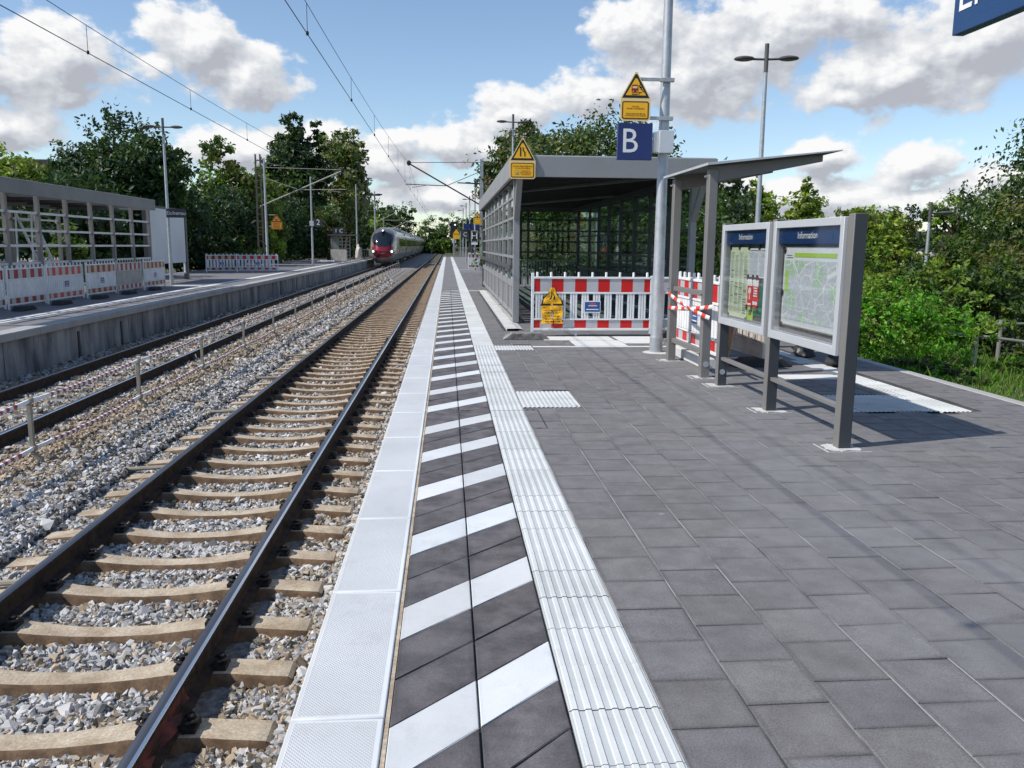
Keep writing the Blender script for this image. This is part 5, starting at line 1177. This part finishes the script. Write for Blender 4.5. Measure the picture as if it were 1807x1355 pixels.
# ================================================================== vegetation
GREENS = {'dark': (.028, .054, .017), 'mid': (.060, .108, .021), 'bright': (.140, .215, .028), 'lime': (.205, .265, .034), 'olive': (.125, .140, .034), 'rust': (.085, .070, .030), 'pale': (.24, .25, .14), 'blue': (.028, .058, .026), 'vivid': (.100, .260, .018)}
def crown_arrays(ells, n_, leaf, cols, r, clumps=None, flat=.4, shell=.55, narrow=.5):
    vols = np.array([e[3]*e[4]*e[5] for e in ells]); vols = vols**.8/np.sum(vols**.8); V = []; C = []
    for e, f in zip(ells, vols):
        ne = int(n_*f); nc = max(8, int((clumps or n_/38)*f))
        d = r.normal(size=(nc, 3)); d /= np.linalg.norm(d, axis=1, keepdims=True); rad = r.uniform(shell**3, 1, nc)**(1/3)
        bump_ = 1+.16*np.sin(d[:, 0]*5+e[0])+.14*np.sin(d[:, 1]*6+e[1]*2)+.13*np.sin(d[:, 2]*7+e[2])
        cc_ = d*(rad*bump_)[:, None]*np.array(e[3:6])+np.array(e[:3]); cs = r.uniform(.6, 1.4, nc); cm = r.integers(0, len(cols), nc); ct = r.uniform(.6, 1.45, nc)
        ci = r.integers(0, nc, ne); sig = min(e[3:6])*.17
        p_ = cc_[ci]+np.clip(r.normal(size=(ne, 3)), -1.35, 1.35)*(sig*cs[ci])[:, None]*np.array((1, 1, .75))
        out = (p_-np.array(e[:3]))/np.array(e[3:6]); nrm = r.normal(size=(ne, 3))+out*.9+np.array((0, 0, flat)); nrm /= np.linalg.norm(nrm, axis=1, keepdims=True)
        a = np.cross(nrm, r.normal(size=(ne, 3))); a /= np.linalg.norm(a, axis=1, keepdims=True); b_ = np.cross(nrm, a)
        s = leaf*r.uniform(.55, 1.35, ne)[:, None]
        q = np.stack([p_-a*s, p_-b_*s*narrow+nrm*s*.12, p_+a*s, p_+b_*s*narrow+nrm*s*.12], 1); V.append(q.reshape(-1, 3))
        base = np.array([GREENS[k] for k in cols])[cm[ci]]; tone = (ct[ci]*r.uniform(.75, 1.3, ne))[:, None]; C.append(np.repeat(base*tone, 4, axis=0))
    V = np.concatenate(V); return V, np.arange(len(V)).reshape(-1, 4), np.concatenate(C)
seed_ = [100]
def tree(name, label, base, ells, n_, leaf, cols, cat='tree', group=None, trunk=.18, shoots=0, **kw):
    seed_[0] += 1; r = np.random.default_rng(seed_[0]); t = thing(name, label, cat, base, 0, group)
    n_ = int(n_*1.55); leaf = leaf*.78
    V, F, C = crown_arrays(ells, n_, leaf, cols, r, **kw)
    if shoots:
        e = max(ells, key=lambda q: q[2]+q[5]); SV = []; SC = []
        for k in range(shoots):
            a = r.uniform(0, 6.28); q = r.uniform(0, .8); p0 = np.array((e[0]+e[3]*q*math.cos(a), e[1]+e[4]*q*math.sin(a), e[2]+e[5]*math.sqrt(1-q*q)*.92)); dr = np.array((math.cos(a)*.5*q, math.sin(a)*.5*q, 1.0))+r.normal(size=3)*.15
            L_ = r.uniform(.5, 1.3)*e[5]*.28; m_ = 16; f = r.uniform(0, 1, m_); pp = p0+dr*(f*L_)[:, None]+r.normal(size=(m_, 3))*leaf*.5
            nn_ = r.normal(size=(m_, 3)); nn_ /= np.linalg.norm(nn_, axis=1, keepdims=True); a_ = np.cross(nn_, r.normal(size=(m_, 3))); a_ /= np.linalg.norm(a_, axis=1, keepdims=True); b_ = np.cross(nn_, a_); s = leaf*.85
            SV.append(np.stack([pp-a_*s, pp-b_*s*.45, pp+a_*s, pp+b_*s*.45], 1).reshape(-1, 3)); SC.append(np.tile(np.array(GREENS[cols[0]])*r.uniform(.7, 1.3), (m_*4, 1)))
        V = np.concatenate([V]+SV); C = np.concatenate([C]+SC); F = np.arange(len(V)).reshape(-1, 4)
    np_obj('crown', V, F, 'leaf', C, parent=t)
    top = max(e[2] for e in ells); mb = MB(); hgt = max(top, .4); mb.path([(0, 0, -.3), (.03*hgt*r.normal(), .03*hgt*r.normal(), hgt*.45), (ells[0][0]*.6, ells[0][1]*.6, hgt)], [trunk, trunk*.75, trunk*.3], 8)
    for e in ells[:6]:
        for k in range(3):
            d = r.normal(size=3); d /= np.linalg.norm(d); z0 = hgt*r.uniform(.3, .75); mb.path([(0, 0, z0), ((e[0]+d[0]*e[3]*.4)*.6, (e[1]+d[1]*e[4]*.4)*.6, (z0+e[2]+d[2]*e[5]*.5)/2+.1*hgt), (e[0]+d[0]*e[3]*.75, e[1]+d[1]*e[4]*.75, e[2]+d[2]*e[5]*.75)], [trunk*.4, trunk*.25, trunk*.06], 5)
    mb.build('trunk', 'bark', t); return t
def blob(w_, h_, z0=0.0, k=5, seed=1, d_=None):
    """several overlapping ellipsoids within a width and height"""
    rr = random.Random(seed); d_ = d_ or w_; out = [(0, 0, z0+h_*.5, w_*.40, d_*.40, h_*.48)]
    for _ in range(k):
        a = rr.uniform(0, 6.28); q = rr.uniform(.2, .32); zc = rr.uniform(.25, .8); s = rr.uniform(.18, .30)
        out.append((w_*q*math.cos(a), d_*q*math.sin(a), z0+h_*zc, w_*s, d_*s, h_*rr.uniform(.14, .24)))
    return out
# left, behind the far platform
tree('leafy_tree', 'tall dark tree with upright shoots on top, behind the lamp and white hoarding', (-18.4, 50, -1), blob(7.8, 8.9, .3, 9, 3), 15000, .21, ['dark', 'blue', 'mid'], shoots=46, group='trees behind the far platform', trunk=.25)
tree('leafy_tree', 'yellow green bushy tree above the shelter frame, left of the tall dark tree', (-24.3, 51, -1), blob(8.0, 7.2, .3, 9, 5), 10000, .21, ['lime', 'bright', 'olive'], group='trees behind the far platform', shoots=14)
tree('leafy_tree', 'dark tree at the left edge of the photo in front of the pale house', (-30.6, 49, -1), blob(5.6, 8.0, .2, 7, 7), 6000, .22, ['dark', 'mid'], group='trees behind the far platform')
tree('leafy_tree', 'mid green tree with a pointed top between the tall dark tree and the lattice mast', (-19.0, 74, -1), blob(7.6, 8.2, .3, 8, 9)+[(0, 0, 8.6, 1.7, 1.7, 2.2), (1.2, 0, 7.0, 2, 2, 2)], 10000, .26, ['mid', 'bright', 'olive'], group='trees behind the far platform', shoots=22)
tree('leafy_tree', 'tall dark green tree with a ragged pointed crown right of the lattice mast', (-18.2, 105, -1), [(0, 0, 7, 3.6, 3.6, 6), (-.6, 0, 12.5, 2.6, 2.6, 3), (-.2, 0, 15.5, 1.5, 1.5, 2.0), (1.8, 0, 11.0, 2.4, 2.2, 2.6), (-2.2, 0, 11.4, 1.8, 1.8, 1.8), (2.6, 0, 14, 1.2, 1.2, 2.6)], 12000, .34, ['dark', 'blue', 'mid'], group='trees behind the far platform', shoots=18, trunk=.35)
tree('leafy_tree', 'pale leaved poplar beside the tall dark tree, left of the train', (-13.4, 112, -1), [(0, 0, 11.5, 3.1, 3.0, 4.6), (.4, 0, 7.5, 2.9, 2.8, 3.6), (-.6, 0, 15, 2.0, 2, 2.0), (1.2, 0, 14.6, 1.7, 1.6, 2.0), (1.4, 0, 9.5, 2.4, 2, 3)], 9500, .33, ['pale', 'pale', 'olive', 'mid'], group='trees behind the far platform', trunk=.3)
tree('leafy_tree', 'yellowing tree in front of the tall dark tree, above the orange warning sign', (-16.2, 76, -1), blob(5.0, 9.0, .5, 7, 12), 6000, .25, ['olive', 'lime', 'bright'], group='trees behind the far platform')
tree('leafy_tree', 'leaning bush with grey green leaves above the small far shelter', (-12.9, 93, -1), blob(3.6, 6.4, .5, 5, 14), 2600, .25, ['olive', 'pale', 'mid'], group='trees behind the far platform')
hx = [(-17.3, 41, 6.0, 4.0), (-17.2, 57.5, 6.6, 4.5), (-17.2, 65, 7.0, 5), (-16.9, 83, 7.0, 5), (-16.2, 91, 7.5, 4.6), (-15.4, 101, 7.5, 5), (-14.0, 120, 8, 5), (-18.5, 33, 4.6, 4)]
hl = ['dark bush right behind the shelter frame and hoarding', 'dark bush behind the lattice mast', 'dark bush just right of the orange warning sign', 'dark bush behind the sector sign 2', 'dark bush directly left of the small far shelter', 'dark bush behind the small far shelter', 'dark bush between the light pole and the train nose', 'dark bush seen through the middle of the shelter frame']
for (x_, y_, h_, w_), lb in zip(hx, hl): tree('dense_bush', lb, (x_, y_, -1), blob(w_+2.4, h_, -.2, 6, int(y_)), 5200, .25, ['dark', 'dark', 'blue'], 'bush', 'bushes behind the far platform')
tree('small_bush', 'sunlit green bush seen through the shelter frame at the left', (-15.9, 36.5, -.6), blob(2.4, 2.6, 0, 4, 4), 1800, .14, ['mid', 'bright'], 'bush', 'bushes behind the far platform')
# behind the stair shelter and right
tree('leafy_tree', 'big dark green tree rising behind the stair shelter roof', (7.3, 44, -1), [(0, 0, 5.2, 4.6, 4, 3.8), (-1.8, 0, 6.4, 2.2, 2.3, 2.2), (1.0, 0, 7.0, 3.0, 2.5, 2.2), (3.4, 0, 4.2, 2.8, 2.4, 2.6), (-2.4, 0, 4.2, 2.0, 2, 2.4), (0, 0, 2.4, 4.8, 3.6, 2.4), (3.6, 0, 6.0, 1.6, 1.6, 1.6)], 26000, .155, ['mid', 'dark', 'mid', 'olive'], group='trees right of the near platform', trunk=.3)
tree('leafy_tree', 'dark reddish green tree at the left end of the stair shelter roof', (6.9, 92, -1), [(0, 0, 8.4, 2.9, 2.8, 4.6), (-1.2, 0, 10.6, 2.0, 2, 2.4), (1.2, 0, 13, 2.4, 2.4, 2.4)], 6500, .30, ['dark', 'rust', 'mid'], group='trees right of the near platform')
tree('leafy_tree', 'dark ragged tree between the canopy posts and the conifers', (12.4, 40, -1), [(0, 0, 3.2, 2.0, 2, 3.0), (.5, 0, 5.0, 1.3, 1.3, 1.2)], 4200, .2, ['dark', 'mid'], group='trees right of the near platform')
for k, (x_, y_, h_, w_, lb) in enumerate(((18.5, 50, 6.4, 3.4, 'light green cone shaped conifer behind the tall lamp pole'), (21.8, 50.5, 6.5, 3.3, 'light green conifer above the city map case'), (20.1, 52, 4.8, 3.2, 'lower light green conifer between the two pointed ones'), (24.3, 49, 5.0, 2.6, 'small conifer just above the corner post of the information board'), (16.6, 51, 4.6, 2.8, 'small conifer left of the tall lamp pole'))):
    tree('conifer_tree', lb, (x_, y_, -1.1), [(0, 0, h_*.25, w_*.54, w_*.5, h_*.28), (0, 0, h_*.48, w_*.46, w_*.45, h_*.26), (0, 0, h_*.68, w_*.36, w_*.36, h_*.22), (0, 0, h_*.85, w_*.22, w_*.22, h_*.16), (0, 0, h_*.97, w_*.09, w_*.09, h_*.10)], 6500, .19, ['lime', 'bright', 'lime'], group='conifers behind the platform', flat=.8)
bs = [('sprawling_bush', 'bright green leafy bush beside the platform kerb, half in shadow', (7.15, 13.4, -.5), 3.2, 1.35, 16000, .05, ['vivid', 'vivid', 'bright'], 3.6),
      ('sprawling_bush', 'bright green bush further along the kerb behind the information board post', (7.1, 17.4, -.55), 3.4, 2.2, 9000, .07, ['vivid', 'bright', 'mid'], 4.0),
      ('low_plant', 'low lush weeds under the handrail at the right edge', (9.4, 12.0, -.55), 2.6, .36, 6000, .05, ['vivid', 'bright', 'mid'], 2.6),
      ('low_plant', 'low bright weeds against the kerb, left of the long grass tuft', (6.5, 10.9, -.35), 1.2, .40, 3000, .045, ['vivid', 'mid'], 2.4),
      ('hedge_bush', 'broad leaved hedge behind the bright green bush at right', (10.4, 19.5, -.8), 4.6, 2.2, 9000, .085, ['mid', 'bright', 'lime'], 3.6),
      ('hedge_bush', 'dark hedge behind the metal handrail at the right edge', (12.4, 18.0, -.8), 4.8, 2.0, 11000, .08, ['dark', 'mid', 'bright'], 3.2),
      ('hedge_bush', 'yellow green shrub in front of the single headed car park lamp', (13.9, 27.5, -1), 4.6, 3.7, 8000, .11, ['lime', 'bright', 'olive'], 3.6),
      ('hedge_bush', 'olive shrub right of the car park lamp, under the right hand tree', (17.0, 27.0, -1), 4.6, 2.7, 6500, .11, ['mid', 'olive'], 3.6),
      ('hedge_bush', 'dark hedge beside the middle of the stair shelter glass wall', (7.6, 24, -.8), 3.6, 3.6, 7000, .10, ['dark', 'mid'], 5),
      ('hedge_bush', 'dark hedge beside the far part of the stair shelter glass wall', (7.4, 31, -.8), 3.8, 4.4, 7000, .12, ['dark', 'mid', 'dark'], 6),
      ('hedge_bush', 'green hedge closing the view through the far end of the stair shelter', (7.9, 62, -1), 4.4, 7.5, 8000, .19, ['mid', 'bright', 'dark'], 4),
      ('hedge_bush', 'mid green shrub left of the car park lamp behind the city map post', (10.9, 27.5, -1), 3.6, 3.2, 6000, .11, ['bright', 'mid', 'olive'], 3.6)]
for k, (nm_, lb, b_, w_, h_, n_, lf, cs, d_) in enumerate(bs): tree(nm_, lb, b_, blob(w_, h_, 0, 7, 20+k, d_), n_, lf, cs, 'bush', 'bushes right of the near platform', trunk=.05)
tree('leafy_tree', 'dark green maple like tree at the right edge of the photo', (18.9, 25, -1.2), [(0, 0, 4.0, 2.1, 2, 2.2), (.7, 0, 5.9, 1.6, 1.6, 1.7), (-1.2, -.2, 3.7, 1.1, 1.1, 1.1), (1.2, -.5, 3.0, 1.8, 1.4, 2.0), (-.6, 0, 5.2, 1.1, 1.1, .9)], 14000, .105, ['dark', 'mid', 'mid'], group='trees right of the near platform')
tree('leafy_tree', 'tawny leaved bush under the maple like tree at the right edge', (15.7, 21.5, -1.1), blob(2.6, 3.9, .3, 5, 41), 3600, .11, ['rust', 'olive', 'mid'], group='trees right of the near platform')
tree('leafy_tree', 'grey green rounded tree far behind the car park lamp', (26.0, 48, -1), blob(4.2, 4.6, .4, 5, 43), 3400, .17, ['blue', 'mid'], group='trees right of the near platform')
tree('leafy_tree', 'dark tree with tall shoots right of the car park lamp', (29.4, 47, -1), blob(4.6, 5.4, .4, 6, 44), 3600, .17, ['dark', 'mid', 'bright'], group='trees right of the near platform', shoots=8)
tree('leafy_tree', 'light green tree between the car park lamp and the maple like tree', (53, 78, -1), blob(10, 8.6, .4, 8, 45), 5500, .2, ['mid', 'bright', 'olive'], group='trees right of the near platform')
# far tree line
fl = [(-26, 190, 9, 10, 'bright'), (-17.5, 175, 10.5, 9, 'bright'), (-14.5, 205, 11, 8, 'mid'), (-36, 200, 14, 13, 'mid'), (-14.5, 262, 15, 13, 'dark'), (-22, 250, 15, 13, 'mid'), (-6.0, 300, 12, 15, 'mid'), (2.5, 310, 14, 13, 'blue'), (9.5, 300, 14, 13, 'dark'), (17, 290, 15, 14, 'mid'), (-2.2, 300, 8, 10, 'blue'), (6, 250, 10, 9, 'mid'), (11.5, 160, 9, 8, 'mid'), (6.2, 200, 9, 7, 'dark'), (-5.5, 255, 3.5, 9, 'lime'), (-1.2, 250, 4.5, 8, 'bright')]
fd = ['bright green tree just left of the train nose, low in front', 'bright green tree rising directly behind the train nose', 'mid green tree behind the train roof, next to the bright one', 'broad green tree at the left of the far tree line', 'dark rounded tree above the middle of the train', 'mid green tree between the bright tree and the dark rounded one', 'grey green tree behind the tail of the train', 'bluish tree straight above the end of the near track', 'dark tree behind the black railway signal', 'green tree behind the far lamp poles', 'low bluish tree at the vanishing end of the tracks', 'green tree left of the far blue signs', 'green tree beside the stop board with the letter H', 'dark tree behind the small far canopy', 'yellow green shrub beside the tail of the train', 'bright shrub at the end of the near track']
for (x_, y_, h_, w_, c_), lb in zip(fl, fd): tree('leafy_tree', lb, (x_, y_, -1.2), blob(w_, h_, .2, 7, int(y_+x_)), 2800, .5, [c_, 'mid'], group='far tree line', trunk=.3)
# grass and weeds on the slope
r = np.random.default_rng(5); n_ = 42000
gx = 5.78+r.uniform(0, 1, n_)**1.4*9.5; gy = r.uniform(5.5, 24, n_); gh = r.uniform(.03, .11, n_)*np.where(r.uniform(0, 1, n_) < .04, 2.4, 1)
bald = np.exp(-(((gx-9.7)/1.1)**2+((gy-11.2)/.9)**2)) > .5; gx, gy, gh = gx[~bald], gy[~bald], gh[~bald]; n_ = len(gx)
gz_ = np.interp(gx, [5.62, 5.75, 7.2, 9, 14, 40], [-.12, -.16, -.22, -.45, -1.2, -1.6]); a = r.uniform(0, 6.28, n_); lean = r.uniform(.1, .7, n_)*gh; wd = r.uniform(.006, .016, n_)
b0 = np.stack([gx-np.sin(a)*wd, gy+np.cos(a)*wd, gz_], -1); b1_ = np.stack([gx+np.sin(a)*wd, gy-np.cos(a)*wd, gz_], -1); m0 = np.stack([gx+np.cos(a)*lean*.4-np.sin(a)*wd*.7, gy+np.sin(a)*lean*.4+np.cos(a)*wd*.7, gz_+gh*.6], -1); tp = np.stack([gx+np.cos(a)*lean, gy+np.sin(a)*lean, gz_+gh], -1)
C = np.array((.10, .20, .022))*r.uniform(.5, 1.5, n_)[:, None]*np.array([(1, 1, 1)]); C = np.where((r.uniform(0, 1, n_) < .12)[:, None], np.array((.16, .14, .05)), C)
tag(np_obj('grass', np.stack([b0, b1_, tp, m0], 1).reshape(-1, 3), np.arange(n_*4).reshape(-1, 4), 'grass', np.repeat(C, 4, 0)), 'short grass and weeds on the slope right of the platform', 'grass', kind='stuff')
def tuft(label, loc, n_, L_, seed):
    r = np.random.default_rng(seed); a = r.uniform(0, 6.28, n_); V = []; 
    for k in range(n_):
        l_ = L_*r.uniform(.5, 1.1); d = np.array((math.cos(a[k]), math.sin(a[k]), 0)); s = np.array((-d[1], d[0], 0))*.011; q = r.uniform(.3, .8)
        p0 = d*.03; p1 = d*l_*.35*q+np.array((0, 0, l_*.6)); p2 = d*l_*q+np.array((0, 0, l_*(.75 if q > .55 else .95)))
        V += [p0-s, p0+s, p1+s*.9, p1-s*.9, p1-s*.9, p1+s*.9, p2+s*.1, p2-s*.1]
    o = np_obj('grass_tuft', np.array(V)+np.array(loc)*0, np.arange(len(V)).reshape(-1, 4), 'grass', np.tile((.05, .14, .02), (len(V), 1))); o.location = loc; return tag(o, label, 'grass tuft')
tuft('long bladed grass tuft at the foot of the handrail post beside the kerb', (7.75, 11.9, -.38), 60, .5, 3)
# ================================================================== buildings
t = thing('pale_house', 'pale rendered house with dark flat roof behind the trees at the far left', 'house', (-34, 66, -1)); o = MB(); o.rng(-6.5, 6.2, -4, 5, 0, 7.6); o.build('wall', 'house_wall', t); o = MB(); o.rng(-7.0, 6.7, -4.7, 5.6, 7.6, 8.1); o.build('roof', 'house_roof', t, .03)
o = MB(); o.rng(4.6, 5.5, -4.06, -4.0, 5.2, 6.4); o.build('window', 'train_glass', t)
t = thing('low_building', 'low flat roofed building half hidden by bushes right of the car park lamp', 'building', (38.5, 60, -1)); o = MB(); o.rng(-4.6, 5, -3, 4, 0, 3.1); o.build('wall', 'house_wall', t); o = MB(); o.rng(-5.3, 5.8, -3.8, 4.6, 3.1, 3.75); o.build('roof', 'house_roof', t, .03)
o = MB(); o.rng(-4.2, 1, -3.05, -3.0, 1.5, 2.9); o.build('window', 'train_glass', t)
